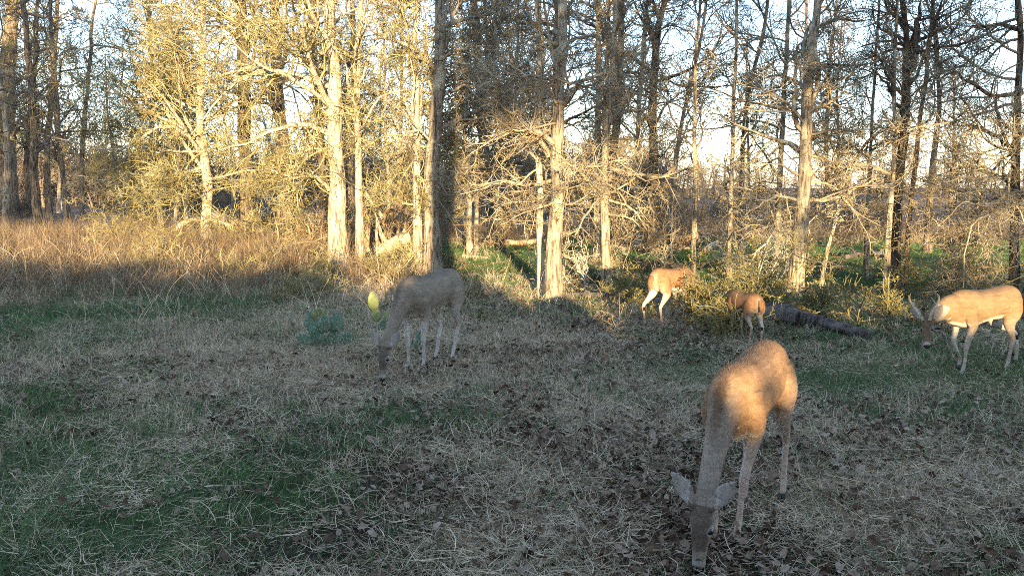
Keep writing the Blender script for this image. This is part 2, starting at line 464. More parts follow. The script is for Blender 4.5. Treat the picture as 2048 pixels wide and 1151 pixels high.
# every tree one can single out: pixel of its foot, pixels its trunk passes, width in pixels at the foot
EAST, WEST, FRONT = 0.0, math.pi, -math.pi / 2
TREES = [
 # px, py, [(px,py)...], w, dict
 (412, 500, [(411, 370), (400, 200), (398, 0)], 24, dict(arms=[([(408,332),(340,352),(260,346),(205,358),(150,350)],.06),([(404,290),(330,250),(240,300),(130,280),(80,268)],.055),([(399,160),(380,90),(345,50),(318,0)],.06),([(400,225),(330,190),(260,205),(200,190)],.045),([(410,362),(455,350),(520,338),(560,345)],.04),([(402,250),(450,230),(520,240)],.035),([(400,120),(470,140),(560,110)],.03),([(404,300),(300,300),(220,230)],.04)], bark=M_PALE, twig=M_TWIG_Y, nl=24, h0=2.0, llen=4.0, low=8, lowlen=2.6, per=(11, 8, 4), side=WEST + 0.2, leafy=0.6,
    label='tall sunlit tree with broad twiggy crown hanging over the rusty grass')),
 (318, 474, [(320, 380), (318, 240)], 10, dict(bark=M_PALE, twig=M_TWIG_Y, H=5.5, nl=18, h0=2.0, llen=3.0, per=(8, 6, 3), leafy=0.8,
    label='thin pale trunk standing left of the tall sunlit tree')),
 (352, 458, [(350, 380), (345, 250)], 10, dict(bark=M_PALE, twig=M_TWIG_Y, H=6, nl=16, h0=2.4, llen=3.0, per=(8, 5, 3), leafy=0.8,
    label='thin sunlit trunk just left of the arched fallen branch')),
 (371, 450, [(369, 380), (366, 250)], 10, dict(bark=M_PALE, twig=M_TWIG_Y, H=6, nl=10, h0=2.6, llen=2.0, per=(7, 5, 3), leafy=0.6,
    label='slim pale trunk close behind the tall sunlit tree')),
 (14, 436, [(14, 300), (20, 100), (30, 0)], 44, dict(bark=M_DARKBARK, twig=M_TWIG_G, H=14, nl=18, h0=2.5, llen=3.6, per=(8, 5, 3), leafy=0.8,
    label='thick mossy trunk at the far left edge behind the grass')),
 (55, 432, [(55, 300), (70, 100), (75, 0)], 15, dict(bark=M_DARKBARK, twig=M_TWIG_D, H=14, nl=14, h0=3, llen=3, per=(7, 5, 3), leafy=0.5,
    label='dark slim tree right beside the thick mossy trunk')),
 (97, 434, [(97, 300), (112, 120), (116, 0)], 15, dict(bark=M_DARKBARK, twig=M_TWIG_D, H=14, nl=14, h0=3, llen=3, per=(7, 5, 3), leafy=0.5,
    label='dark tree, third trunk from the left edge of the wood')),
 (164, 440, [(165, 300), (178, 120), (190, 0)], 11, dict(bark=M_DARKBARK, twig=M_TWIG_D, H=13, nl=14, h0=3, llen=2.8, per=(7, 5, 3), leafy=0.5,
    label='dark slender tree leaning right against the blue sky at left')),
 (680, 530, [(676, 380), (668, 220), (661, 0)], 44, dict(arms=[([(662,268),(610,250),(560,256),(500,282),(440,300)],.065),([(658,380),(628,352),(580,352),(540,340)],.05),([(664,215),(590,160),(520,130),(440,62)],.06),([(664,110),(600,95),(545,55)],.05),([(670,200),(720,240),(790,230)],.035),([(672,300),(620,300),(560,320)],.035)], bark=M_PALE, twig=M_TWIG_Y, H=12, nl=20, h0=2.6, llen=3.6, low=5, lowlen=2.4, per=(9, 7, 4), leafy=0.8, side=WEST,
    label='thickest bright sunlit trunk left of the centre of the wood')),
 (720, 530, [(718, 380), (717, 200), (722, 0)], 20, dict(bark=M_PALE, twig=M_TWIG_Y, H=11, nl=16, h0=2.6, llen=2.6, low=2, per=(8, 6, 4), leafy=0.8,
    label='slender bright trunk right beside the thickest sunlit trunk')),
 (778, 492, [(777, 400), (772, 260)], 9, dict(bark=M_PALE, twig=M_TWIG_Y, H=6, nl=12, h0=2.0, llen=2.0, low=3, per=(8, 5, 3), leafy=0.6,
    label='very thin pale trunk between the deadwood and the twin trunks')),
 (797, 486, [(800, 400), (801, 220), (806, 60)], 11, dict(bark=M_PALE, twig=M_TWIG_Y, H=9, nl=14, h0=2.0, llen=2.4, low=4, per=(8, 5, 3), leafy=0.6,
    label='thin pale tree just left of the half shaded twin trunks')),
 (837, 545, [(838, 380), (836, 200), (836, 0)], 21, dict(bark=M_PALE, twig=M_TWIG_Y, H=11, nl=15, h0=2.0, llen=2.2, low=9, lowlen=1.5, per=(9, 6, 4), leafy=0.7,
    label='bright slim trunk, left one of the close pair above the grey doe')),
 (866, 548, [(864, 380), (872, 200), (879, 0)], 40, dict(arms=[([(872,300),(840,260),(800,280),(770,330)],.03),([(874,200),(930,170),(990,190)],.04),([(877,120),(940,90),(1000,110)],.04)], bark=M_BARK, twig=M_TWIG, H=12, nl=20, h0=2.2, llen=2.8, low=6, lowlen=1.4, per=(9, 6, 4), leafy=0.6, side=EAST,
    label='thick dark trunk, right one of the close pair above the grey doe')),
 (939, 510, [(938, 400), (930, 260), (935, 150)], 13, dict(arms=[([(932,270),(960,240),(1010,260),(1050,250)],.03),([(930,250),(905,280),(890,330)],.03),([(934,300),(985,340),(1040,350)],.03)], bark=M_PALE, twig=M_TWIG, H=6.5, nl=16, h0=1.9, llen=2.2, low=3, per=(8, 6, 4), leafy=0.5,
    label='left stem of the short pale twin trunks beside the green clearing')),
 (952, 509, [(953, 400), (962, 260)], 11, dict(bark=M_PALE, twig=M_TWIG, H=6, nl=14, h0=1.9, llen=2.0, low=3, per=(8, 6, 4), leafy=0.5,
    label='right stem of the short pale twin trunks beside the green clearing')),
 (988, 488, [(990, 400), (998, 260)], 11, dict(bark=M_BARK, twig=M_TWIG, H=6.5, nl=14, h0=2.2, llen=2.4, per=(8, 6, 3), leafy=0.4,
    label='brown trunk behind the small sunny clearing')),
 (1084, 592, [(1080, 400), (1076, 200), (1071, 0)], 17, dict(bark=M_PALE, twig=M_TWIG, H=9, nl=14, h0=1.7, llen=1.5, low=3, lowlen=1.1, per=(8, 6, 4), leafy=0.3,
    label='slim pale trunk hugging the left of the central furrowed tree')),
 (1106, 602, [(1110, 400), (1107, 200), (1112, 0)], 36, dict(arms=[([(1098,312),(1076,270),(1040,236),(1005,215)],.05),([(1112,340),(1150,350),(1200,330),(1250,345)],.03),([(1106,360),(1060,370),(1000,362),(960,380)],.03),([(1112,160),(1060,150),(1000,150)],.03),([(1118,200),(1170,160),(1230,140),(1290,100)],.04)], bark=M_BARK, twig=M_TWIG, H=10, nl=16, h0=1.9, llen=2.0, low=10, lowlen=1.2, per=(9, 7, 4), leafy=0.3,
    label='thick furrowed tree at the centre of the picture')),
 (1193, 525, [(1196, 380), (1199, 200), (1200, 0)], 18, dict(bark=M_BARK, twig=M_TWIG, H=11, nl=18, h0=2.1, llen=2.2, low=4, per=(9, 6, 4), leafy=0.6,
    label='left trunk of the mossy pair right of the central tree')),
 (1212, 572, [(1215, 400), (1222, 200), (1232, 0)], 20, dict(arms=[([(1220,336),(1290,352),(1345,345),(1398,330)],.035),([(1218,400),(1270,420),(1300,470),(1330,480)],.025),([(1222,250),(1260,220),(1310,240)],.03),([(1216,380),(1180,420),(1150,470)],.025)], bark=M_BARK, twig=M_TWIG, H=10, nl=18, h0=1.6, llen=1.8, low=8, lowlen=1.4, per=(9, 7, 4), leafy=0.4, side=EAST,
    label='right trunk of the mossy pair, with bleached twigs reaching right')),
 (1272, 492, [(1274, 380), (1278, 200), (1290, 40)], 14, dict(bark=M_BARK, twig=M_TWIG, H=10, nl=12, h0=2.2, llen=2.2, per=(8, 5, 3), leafy=0.3,
    label='slim trunk left of the tall dark forked tree')),
 (1300, 508, [(1303, 380), (1308, 200), (1318, 70), (1333, 0)], 24, dict(arms=[([(1312,100),(1300,50),(1286,0)],.09),([(1310,250),(1340,200),(1380,180),(1440,190)],.035),([(1306,260),(1270,200),(1240,190)],.03)], bark=M_DARKBARK, twig=M_TWIG_D, H=12, nl=18, h0=3.5, llen=2.8, per=(8, 6, 3), leafy=0.2,
    label='tall dark tree forking high against the bright sky')),
 (1339, 522, [(1345, 400), (1368, 220), (1402, 60)], 12, dict(bark=M_BARK, twig=M_TWIG, H=8.5, nl=12, h0=2.3, llen=1.8, per=(8, 5, 3), leafy=0.3,
    label='thin trunk leaning right, standing behind the small deer')),
 (1387, 558, [(1390, 400), (1392, 220), (1396, 90)], 12, dict(bark=M_BARK, twig=M_TWIG_D, H=6.8, nl=12, h0=1.9, llen=1.5, low=4, per=(8, 5, 3), leafy=0.3,
    label='thin straight tree right behind the small deer')),
 (1458, 562, [(1462, 400), (1468, 220), (1476, 60)], 12, dict(bark=M_BARK, twig=M_TWIG, H=8, nl=14, h0=1.5, llen=1.7, low=6, per=(8, 6, 3), leafy=0.3,
    label='thin tree behind the yellow green shrub and smallest deer')),
 (1480, 500, [(1484, 380), (1495, 200), (1530, 30)], 14, dict(bark=M_DARKBARK, twig=M_TWIG_D, H=11, nl=14, h0=3, llen=2.4, per=(8, 5, 3), leafy=0.2,
    label='dark trunk curving right, behind the thin tree at the shrub')),
 (1549, 545, [(1557, 400), (1570, 200), (1582, 0)], 15, dict(bark=M_BARK, twig=M_TWIG, H=10, nl=16, h0=1.8, llen=2.0, low=6, per=(8, 6, 4), leafy=0.5,
    label='slim trunk just left of the massive furrowed tree')),
 (1590, 592, [(1602, 420), (1612, 250), (1634, 60), (1641, 0)], 34, dict(arms=[([(1602,402),(1570,392),(1530,402),(1490,430)],.03),([(1606,404),(1680,392),(1740,362),(1790,350)],.035),([(1606,440),(1560,450),(1520,500),(1490,540)],.022),([(1614,230),(1680,190),(1720,120)],.03),([(1612,250),(1560,200),(1500,190)],.03)], bark=M_BARK, twig=M_TWIG, H=10, nl=18, h0=1.9, llen=2.0, low=12, lowlen=1.3, per=(9, 7, 4), leafy=0.5,
    label='massive furrowed tree leaning right above the grey fallen log')),
 (1643, 582, [(1660, 500), (1676, 430), (1680, 340)], 10, dict(bark=M_PALE, twig=M_TWIG_W, H=3.2, nl=10, h0=0.9, llen=1.0, low=3, lowlen=0.8, per=(7, 5, 3), leafy=0.0,
    label='short bleached forked sapling right of the massive furrowed tree')),
 (1733, 560, [(1736, 430), (1744, 300), (1752, 120)], 11, dict(arms=[([(1740,372),(1690,390),(1645,402)],.02),([(1744,300),(1790,260),(1830,270)],.02)], bark=M_BARK, twig=M_TWIG, H=8, nl=14, h0=1.7, llen=1.5, low=5, per=(8, 6, 3), leafy=0.5,
    label='thin lichened tree left of the dark right hand pair')),
 (1770, 592, [(1776, 430), (1786, 280), (1790, 130)], 14, dict(bark=M_BARK, twig=M_TWIG, H=7, nl=14, h0=1.8, llen=1.4, low=4, per=(8, 6, 3), leafy=0.4,
    label='pale slim tree, front left of the dark right hand pair')),
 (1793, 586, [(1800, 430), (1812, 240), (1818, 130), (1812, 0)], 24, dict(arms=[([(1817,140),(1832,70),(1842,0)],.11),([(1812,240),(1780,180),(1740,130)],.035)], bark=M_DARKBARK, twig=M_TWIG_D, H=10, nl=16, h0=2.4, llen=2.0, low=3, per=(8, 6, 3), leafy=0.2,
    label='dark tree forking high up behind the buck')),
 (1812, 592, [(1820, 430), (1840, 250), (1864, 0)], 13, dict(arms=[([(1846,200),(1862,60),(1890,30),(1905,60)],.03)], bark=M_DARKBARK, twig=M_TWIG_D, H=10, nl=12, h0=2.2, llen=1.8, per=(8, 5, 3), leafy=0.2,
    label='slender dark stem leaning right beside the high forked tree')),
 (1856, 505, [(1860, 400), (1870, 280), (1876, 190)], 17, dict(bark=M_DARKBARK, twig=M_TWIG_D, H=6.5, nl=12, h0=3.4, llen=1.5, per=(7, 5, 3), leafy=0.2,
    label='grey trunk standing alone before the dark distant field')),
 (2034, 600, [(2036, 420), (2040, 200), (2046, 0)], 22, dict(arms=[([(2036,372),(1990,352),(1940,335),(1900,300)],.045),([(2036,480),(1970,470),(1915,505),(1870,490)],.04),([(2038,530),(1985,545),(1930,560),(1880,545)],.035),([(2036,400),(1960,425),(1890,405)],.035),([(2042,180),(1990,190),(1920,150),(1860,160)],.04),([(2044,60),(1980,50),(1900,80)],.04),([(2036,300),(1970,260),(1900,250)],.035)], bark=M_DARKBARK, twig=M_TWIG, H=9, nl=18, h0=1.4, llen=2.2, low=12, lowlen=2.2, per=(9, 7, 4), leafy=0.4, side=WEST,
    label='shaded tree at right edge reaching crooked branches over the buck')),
]
for k, (px, py, ps, w, kw) in enumerate(TREES):
    b = at(px, py)
    depth = b.y * cp + (CAM_H - b.z) * sp
    r0 = w / 2.0 * depth / F_PX / 1.03
    ctrl = [at_y(a, c, b.y + 0.05 * i) for i, (a, c) in enumerate(ps)]
    kw = dict(kw); kw['H'] = max(kw.get('H', 12), 0)
    kw['rmin'] = max(0.003, 0.00021 * b.y)
    kw['nl'] = int(kw['nl'] * 1.35)
    if px > 1300 and 'low' in kw and px < 2000: kw['low'] = int(kw['low'] * 0.6)
    kw['tuft'] = max(0.015, 0.0011 * b.y)
    tree(100 + k, b, [tuple(c) for c in ctrl], r0, **kw)

# ------------------------------------------------------------------ the wood behind: alike trees, copied
PROTOS = []
def proto_tree(seed, H, r0, nl, llen, bark, twig, per, leafy):
    t = tree(seed, Vector((0, 0, 0)), [(0.15, 0, H * 0.3), (rs(seed).randn() * 0.5, 0.2, H * 0.65)], r0, H=H, bark=bark, twig=twig, nl=nl, h0=H * 0.2,
             llen=llen, per=per, leafy=leafy, tuft=0.04, rmin=0.006, label='bare tree of the wood behind', group='bare trees in the wood behind', limb_parts=False)
    PROTOS.append([t, list(t.children)])
proto_tree(501, 13, 0.17, 26, 3.2, M_DARKBARK, M_TWIG_D, (7, 5, 3), 0.0)
proto_tree(502, 11, 0.12, 24, 2.8, M_DARKBARK, M_TWIG_D, (7, 5, 3), 0.0)
proto_tree(503, 14, 0.20, 26, 3.6, M_DARKBARK, M_TWIG_D, (7, 5, 3), 0.0)
proto_tree(504, 9, 0.10, 22, 2.2, M_BARK, M_TWIG, (7, 5, 3), 0.3)
proto_tree(505, 12, 0.14, 20, 3.0, M_BARK, M_TWIG_Y, (7, 5, 3), 0.4)
def put_copy(pr, loc, rz, s, label, group, first):
    t, ch = pr
    if not first:
        t2 = t.copy(); COL.objects.link(t2)
        for c in ch:
            c2 = c.copy(); COL.objects.link(c2); c2.parent = t2
        t = t2
    t.location = loc; t.rotation_euler = (0, 0, rz); t.scale = (s, s, s)
    tag(t, label, 'tree', group)
def zone_text(what, px, Y, far):
    z = [(150, 'behind the thick mossy trunk at far left'), (330, 'behind the left part of the rusty grass'), (440, 'behind the tall sunlit tree with the broad crown'),
         (640, 'behind the big pile of dead branches'), (790, 'behind the two bright sunlit trunks'), (930, 'behind the half shaded close pair of trunks'),
         (1060, 'behind the green clearing'), (1180, 'behind the central furrowed tree'), (1330, 'behind the mossy pair right of the centre'), (1470, 'behind the farther small deer'),
         (1650, 'behind the massive furrowed tree'), (1830, 'behind the dark forked tree at right'), (9999, 'in front of the dark distant field at right')]
    w = next(t for lim, t in z if px < lim)
    d = 'distant small' if Y > far else 'dim'
    return '%s %s %s' % (d, what, w), '%s %ss %s' % (d, what, w) if what == 'bare tree' else '%s %ses %s' % (d, what, w)
used = set()
rg = rs(7)
nfar = 0
placed = []
tries = 0
while nfar < 58 and tries < 5000:
    tries += 1
    Y = 27 + 58 * rg.rand() ** 1.3
    X = (rg.rand() * 2 - 1) * (Y * 0.66 + 3)
    px = 1024 + F_PX * X / Y
    if px > 1250 and rg.rand() < 0.45: continue
    if 1880 < px < 2100 and Y < 55: continue
    if 880 < px < 930 and Y < 60: continue
    if any((X - a) ** 2 + (Y - b) ** 2 < 2.4 for a, b in placed): continue
    placed.append((X, Y)); nfar += 1
    q = rg.choice(5, p=[.25, .22, .2, .18, .15]) if px < 900 else rg.choice(4, p=[.3, .3, .25, .15])
    lab, gr = zone_text('bare tree', px, Y, 45)
    put_copy(PROTOS[q], (X, Y, float(gz(X, Y))), rg.rand() * 6.28, 0.75 + 0.5 * rg.rand(), lab, gr, q not in used)
    used.add(q)
for q in range(5):
    if q not in used:
        for c in PROTOS[q][1]: bpy.data.objects.remove(c)
        bpy.data.objects.remove(PROTOS[q][0])

# far treeline beyond the field: reads as one mass
def far_woods():
    rg = rs(12); bag = Bag()
    N = 420
    ang = (rg.rand(N) * 2 - 1) * 0.72; dist = 150 + 90 * rg.rand(N)
    X = np.sin(ang) * dist; Y = np.cos(ang) * dist
    S = np.stack([X, Y, gz(X, Y) - 0.2], 1); D = np.tile([0, 0, 1.0], (N, 1)) + rg.randn(N, 3) * 0.05
    L = 5 + 5 * rg.rand(N)
    P, Rr = grow(rg, S, D, L, np.full(N, 0.22), np.full(N, 0.05), 6, 0.05, 0.05)
    bag.add(*tubes(P, Rr, 4))
    tips = twig_levels(rg, bag, P, Rr, L, 14, 6, 0, l2=0.35, l3=0.5, rmin=0.03, wob=0.2, up=0.2)
    o = link('far_woods', bag.mesh('far_woods', M_TWIG_D)); tag(o, 'grey line of bare woods beyond the distant field', 'woods', kind='stuff')
far_woods()
def far_brush():
    rg = rs(13); bag = Bag()
    N = 380
    Y = 75 + 45 * rg.rand(N); X = Y * (-0.62 + 0.78 * rg.rand(N))
    S = np.stack([X, Y, gz(X, Y) - 0.2], 1); D = np.tile([0, 0, 1.0], (N, 1)) + rg.randn(N, 3) * 0.25
    L = 2.5 + 4 * rg.rand(N)
    P, Rr = grow(rg, S, D, L, np.full(N, 0.10), np.full(N, 0.03), 6, 0.12, 0.03)
    bag.add(*tubes(P, Rr, 4))
    twig_levels(rg, bag, P, Rr, L, 16, 6, 0, l2=0.6, l3=0.5, rmin=0.02, wob=0.2, up=0.2)
    tag(link('far_brush', bag.mesh('far_brush', M_TWIG_D)), 'dark mass of distant brush behind the left and middle of the wood', 'brush', kind='stuff')
far_brush()
# ------------------------------------------------------------------ trees standing behind the camera: their shade falls on the glade
def shade_leaves(name, label, cat, U, V, Y, size, seed, trunk=None, group=None):
    """leaf sprays of one unseen tree, thicket or added sun screen; U across the sun rays, V height where the ray passes the camera's plane"""
    rg = rs(seed); n = len(U)
    X = U + SUN_X * Y
    Z = V - SUN_E * Y
    ok = Z > 0.03; X, Y, Z = X[ok], Y[ok], Z[ok]; n = len(X)
    cx, cy = float(np.mean(X)), float(np.mean(Y))
    t = thing(name, label, cat, (cx, cy, 0), 0, group)
    c = np.stack([X - cx, Y - cy, Z], 1)
    a = norm(rg.randn(n, 3)); b = norm(np.cross(a, rg.randn(n, 3)))
    s = (size * (0.6 + 0.8 * rg.rand(n)))[:, None]
    Vv = np.stack([c - a * s, c - b * s * 0.5, c + a * s, c + b * s * 0.5], 1).reshape(-1, 3)
    tag(link('foliage', mesh_np('foliage', Vv, np.arange(4 * n).reshape(n, 4), M_OLEAF, False), t), kind='stuff')
    return t, cx, cy

def shade():
    rg = rs(31)
    # brush under the trees: unseen, top shaped to set where the sun reaches
    N = 170000
    U = -30 + 60 * rg.rand(N); Y = -16 + 5 * rg.rand(N)
    top = np.interp(U, [-30, -9, -2.0, -1.0, -0.68, -0.6, -0.25, 0.1, 0.6, 1.2, 1.4, 2.0, 2.3, 3.9, 4.4, 6.2, 7.0, 30], [1.62, 1.6, 1.5, 1.22, 1.2, 1.55, 1.55, 1.5, 1.5, 1.0, 0.90, 0.92, 1.08, 1.08, 0.98, 0.98, 1.35, 1.4])
    top = top + np.where(U < -1.5, 0.7, np.where((U > 0.3) & (U < 2.2), 0.05, 0.2)) * (fbm(U * 0.9, U * 0 + 3, 4) - 0.5) + np.where(U < -1.5, 0.20, 0.09) * rg.randn(N)
    V = rg.rand(N) * 3.6 - 1.7
    ok = V < top
    U, V, Y = U[ok], V[ok], Y[ok]
    edges = [-30, -18, -9, 0, 9, 18, 30]
    labs = ['leafy thicket far to the left behind the viewpoint', 'leafy thicket to the left behind the viewpoint', 'leafy thicket left of centre behind the viewpoint',
            'leafy thicket right of centre behind the viewpoint', 'leafy thicket to the right behind the viewpoint', 'leafy thicket far to the right behind the viewpoint']
    for k in range(6):
        s = (U >= edges[k]) & (U < edges[k + 1])
        t, cx, cy = shade_leaves('evergreen_thicket', labs[k], 'thicket', U[s], V[s], Y[s], 0.16, 40 + k)
        n = 14; S = np.stack([(rg.rand(n) - 0.5) * (edges[k + 1] - edges[k]), (rg.rand(n) - 0.5) * 3, np.zeros(n)], 1)
        P, Rr = grow(rg, S, np.tile([0, 0, 1.0], (n, 1)), np.full(n, 1.5), np.full(n, 0.03), np.full(n, 0.01), 8, 0.15, 0.1)
        b = Bag(); b.add(*tubes(P, Rr, 5)); tag(link('stems', b.mesh('stems', M_DARKBARK), t), kind='stuff')
    # crowns: dense to the right of the viewpoint, leaving a low gap for the sun; open to the left
    def crown(label, u0, u1, v0, v1, n, seed, trunk_u, soft=0.8, holes=0.35, y=-15):
        rg = rs(seed)
        U = u0 + (u1 - u0) * rg.rand(n); V = v0 - soft + (v1 - v0 + soft) * rg.rand(n)
        Y = y + 5 * (rg.rand(n) - 0.5)
        lo = v0 + 0.9 * (fbm(U * 0.8 + seed, U * 0, 3) - 0.5) + soft * (rg.rand(n) - 0.5) 
        cl = fbm(U * 0.9 + seed * 3, V * 0.9, 4)
        ok = (V > lo) & ((cl > holes) | (rg.rand(n) < 0.2))
        t, cx, cy = shade_leaves('evergreen_tree', label, 'tree', U[ok], V[ok], Y[ok], 0.17, seed + 1)
        tx = trunk_u + SUN_X * y - cx
        path = path_interp([(tx, 0, -0.1), (tx + 0.1, 0, 3), (tx - 0.1, 0.2, 7), (tx, 0, v1 + 1.2)], 50)
        link('trunk', trunk_mesh(rg, path, 0.2, 0.08, M_DARKBARK), t)
    crown('evergreen oak behind the viewpoint on its right', 0.35, 6.5, 4.2, 13, 17000, 60, 4.1)
    crown('evergreen oak farther right behind the viewpoint', 6.5, 13.5, 4.3, 13, 19000, 63, 8.6)
    crown('evergreen oak at the far right behind the viewpoint', 13.5, 24, 3.3, 13, 24000, 66, 15)
    crown('evergreen oak behind the viewpoint on its left', -14.5, -8.0, 4.2, 14, 15000, 69, -10.4, soft=1.6)
    crown('evergreen oak at the far left behind the viewpoint', -26, -14.5, 3.4, 14, 24000, 72, -18, soft=1.6)
    # sparse young trees, unseen, added to dapple the light on the right of the wood
    def veil(label, u0, u1, v0, v1, n, seed):
        rg = rs(seed); U = u0 + (u1 - u0) * rg.rand(n); V = v0 + (v1 - v0) * rg.rand(n); Y = -13 + 3 * (rg.rand(n) - .5)
        ok = (fbm(U * 1.1 + seed, V * 1.3, 4) > .47) & ~((U > 3.8) & (U < 6.0) & (V < 1.75))
        t, cx, cy = shade_leaves('sun_dappling_tree', label, 'tree', U[ok], V[ok], Y[ok], 0.15, seed)
        path = path_interp([(0, 0, -.1), (.1, 0, 2), (0, 0, v1 + 1)], 30)
        link('trunk', trunk_mesh(rg, path, 0.05, 0.02, M_DARKBARK), t)
    veil('unseen young tree added to dapple the sun, right of the viewpoint', 3.4, 8.0, 1.1, 4.2, 1300, 91)
    veil('unseen young tree added to dapple the sun, farther right', 8.0, 13.0, 1.1, 4.2, 1500, 93)
    # the tree that carries the camera
    t = thing('tree', 'broad trunk right behind the viewpoint, its crown overhead', 'tree', (0.035, -0.42, 0))
    rg = rs(80)
    path = path_interp([(0, 0, -0.1), (0, 0, 2), (0.02, 0, 5), (0.05, -0.05, 9), (0.0, 0, 14)], 80)
    link('trunk', trunk_mesh(rg, path, 0.285, 0.20, M_DARKBARK, k=18, rough=0.04, flare=0.25), t)
shade()

# ------------------------------------------------------------------ fallen logs and dead wood
def bent_log(name, label, cat, pts, r0, r1, mat, seed, k=12, rough=0.12, stubs=3, group=None, lift=0.7):
    rg = rs(seed)
    pts = [np.array(p, float) for p in pts]
    b = pts[0].copy(); b[2] = float(gz(b[0], b[1]))
    t = thing(name, label, cat, tuple(b), 0, group)
    L = sum(np.linalg.norm(pts[i + 1] - pts[i]) for i in range(len(pts) - 1))
    n = max(12, int(L / 0.09))
    path = path_interp([p - b for p in pts], n)
    path += (np.stack([fbm(np.arange(n) * 0.12 + seed + 30 * j, np.zeros(n), 3) for j in range(3)], 1) - 0.5) * r0 * 1.2
    rad = (r0 + (r1 - r0) * np.linspace(0, 1, n)) * (0.88 + 0.3 * fbm(np.arange(n) * 0.4, np.full(n, seed * 1.3), 2))
    V, F = tubes(path[None], rad[None], k)
    Vr = V.reshape(n, k, 3)
    kk, hh = np.meshgrid(np.arange(k), np.arange(n))
    d = fbm(kk * 1.3 + seed, hh * 0.35, 3) - 0.5
    Vr += (Vr - path[:, None, :]) * (d * 4 * rough)[:, :, None]
    V = np.vstack([Vr.reshape(-1, 3), path[0], path[-1]])
    m = n * k
    caps = np.array([[m, (j + 1) % k, j] for j in range(k)] + [[m + 1, (n - 1) * k + j, (n - 1) * k + (j + 1) % k] for j in range(k)])
    link('stem', mesh_np('stem', V, [F, caps], mat), t)
    for s in range(stubs):
        i = rg.randint(n // 6, n - 2); D = norm(np.array([[rg.randn(), rg.randn(), 0.6 + rg.rand()]]))
        P, Rr = grow(rg, path[i:i + 1], D, np.array([r0 * (2.5 + 4 * rg.rand())]), np.array([rad[i] * 0.45]), np.array([rad[i] * 0.12]), 7, 0.15, 0)
        v, f = tubes(P, Rr, 6); link('branch_stub', mesh_np('branch_stub', v, f, mat), t)
    return t
def G(px, py, h=0.0):
    p = at(px, py); return (p.x, p.y, p.z + h)
def GY(px, py, base):
    """a point above the ground at the distance of pixel row base"""
    return tuple(at_y(px, py, at(px, base).y))
bent_log('fallen_log', 'thick grey cracked log lying in the shade beneath the massive tree', 'log', [G(1512, 640, .14), G(1570, 650, .15), G(1640, 664, .12), G(1735, 690, .06)], 0.13, 0.05, M_LOG, 201, k=16, stubs=1, rough=0.2)
bent_log('fallen_log', 'long thin grey log lying from the central tree towards the small deer', 'log', [G(1118, 594, .05), G(1220, 604, .07), G(1330, 612, .06), G(1440, 622, .05)], 0.05, 0.06, M_LOG, 202, stubs=4)
bent_log('fallen_log', 'thin stick log lying on the green clearing behind the grey doe', 'log', [G(930, 552, .04), G(980, 557, .04), G(1060, 560, .04)], 0.03, 0.025, M_LOG, 203, stubs=2)
bent_log('fallen_log', 'sunlit short log at the foot of the twin trunks', 'log', [G(925, 516, .05), G(950, 519, .06), G(975, 521, .05)], 0.06, 0.05, M_WOOD, 204, stubs=1)
bent_log('fallen_log', 'pale sunlit log across the back of the clearing', 'log', [G(985, 490, .08), G(1040, 494, .1), G(1100, 490, .1)], 0.09, 0.07, M_WOOD, 205, stubs=2)
bent_log('fallen_log', 'reddish fallen trunk behind the leaning thin trunk', 'log', [G(1290, 500, .2), GY(1340, 488, 500), GY(1400, 470, 500)], 0.16, 0.10, M_WOOD, 206, stubs=3)
bent_log('fallen_branch', 'arched pale fallen branch beside the tall sunlit tree', 'branch', [G(348, 478, .0), GY(362, 452, 478), GY(390, 440, 478), GY(430, 444, 478), GY(480, 455, 478)], 0.10, 0.05, M_PALE, 207, stubs=3)
bent_log('fallen_log', 'bright broken trunk leaning right of the tall sunlit tree', 'log', [GY(424, 430, 475), GY(455, 440, 475), G(500, 462, .1)], 0.14, 0.09, M_PALE, 208, stubs=3)
bent_log('fallen_log', 'long sunlit log sloping through the brush heap', 'log', [GY(470, 450, 490), GY(540, 470, 490), GY(600, 486, 497), G(660, 500, .1)], 0.13, 0.08, M_WOOD, 209, stubs=5)
bent_log('fallen_log', 'reddish log lying flat behind the thickest sunlit trunk', 'log', [G(560, 478, .2), GY(620, 466, 478), GY(700, 470, 478)], 0.18, 0.12, M_WOOD, 210, stubs=3)
bent_log('dead_trunk', 'broken leaning trunk rising right behind the slender bright trunk', 'dead trunk', [G(740, 500, -.05), GY(756, 462, 500), GY(790, 420, 500), GY(806, 398, 500)], 0.20, 0.12, M_WOOD, 211, stubs=3)
bent_log('dead_trunk', 'pale rotten trunk lying left of the close pair of trunks', 'dead trunk', [G(752, 508, .15), GY(786, 490, 508), GY(822, 478, 508)], 0.19, 0.12, M_PALE, 212, stubs=3)
bent_log('stump', 'short broken reddish stump deep in the brush at left', 'stump', [G(573, 466, -.1), GY(573, 440, 466), GY(574, 415, 466)], 0.26, 0.2, M_WOOD, 213, stubs=2)
bent_log('stump', 'ragged stump beside the leaning broken trunk', 'stump', [G(735, 503, -.1), GY(737, 480, 503), GY(742, 452, 503)], 0.15, 0.1, M_WOOD, 214, stubs=2)
for k, (a, b_, c) in enumerate([((1405, 505), (1440, 492), (1490, 500)), ((1240, 502), (1275, 500), (1300, 506)), ((1690, 520), (1730, 515), (1790, 524))]):
    bent_log('fallen_log', ['fallen log lying behind the thin straight tree', 'small log at the foot of the dark forked tree', 'dark log on the green ground behind the pale slim tree'][k], 'log',
             [G(*a, .06), G(*b_, .1), G(*c, .06)], 0.09, 0.06, M_WOOD if k < 2 else M_LOG, 220 + k, stubs=2)

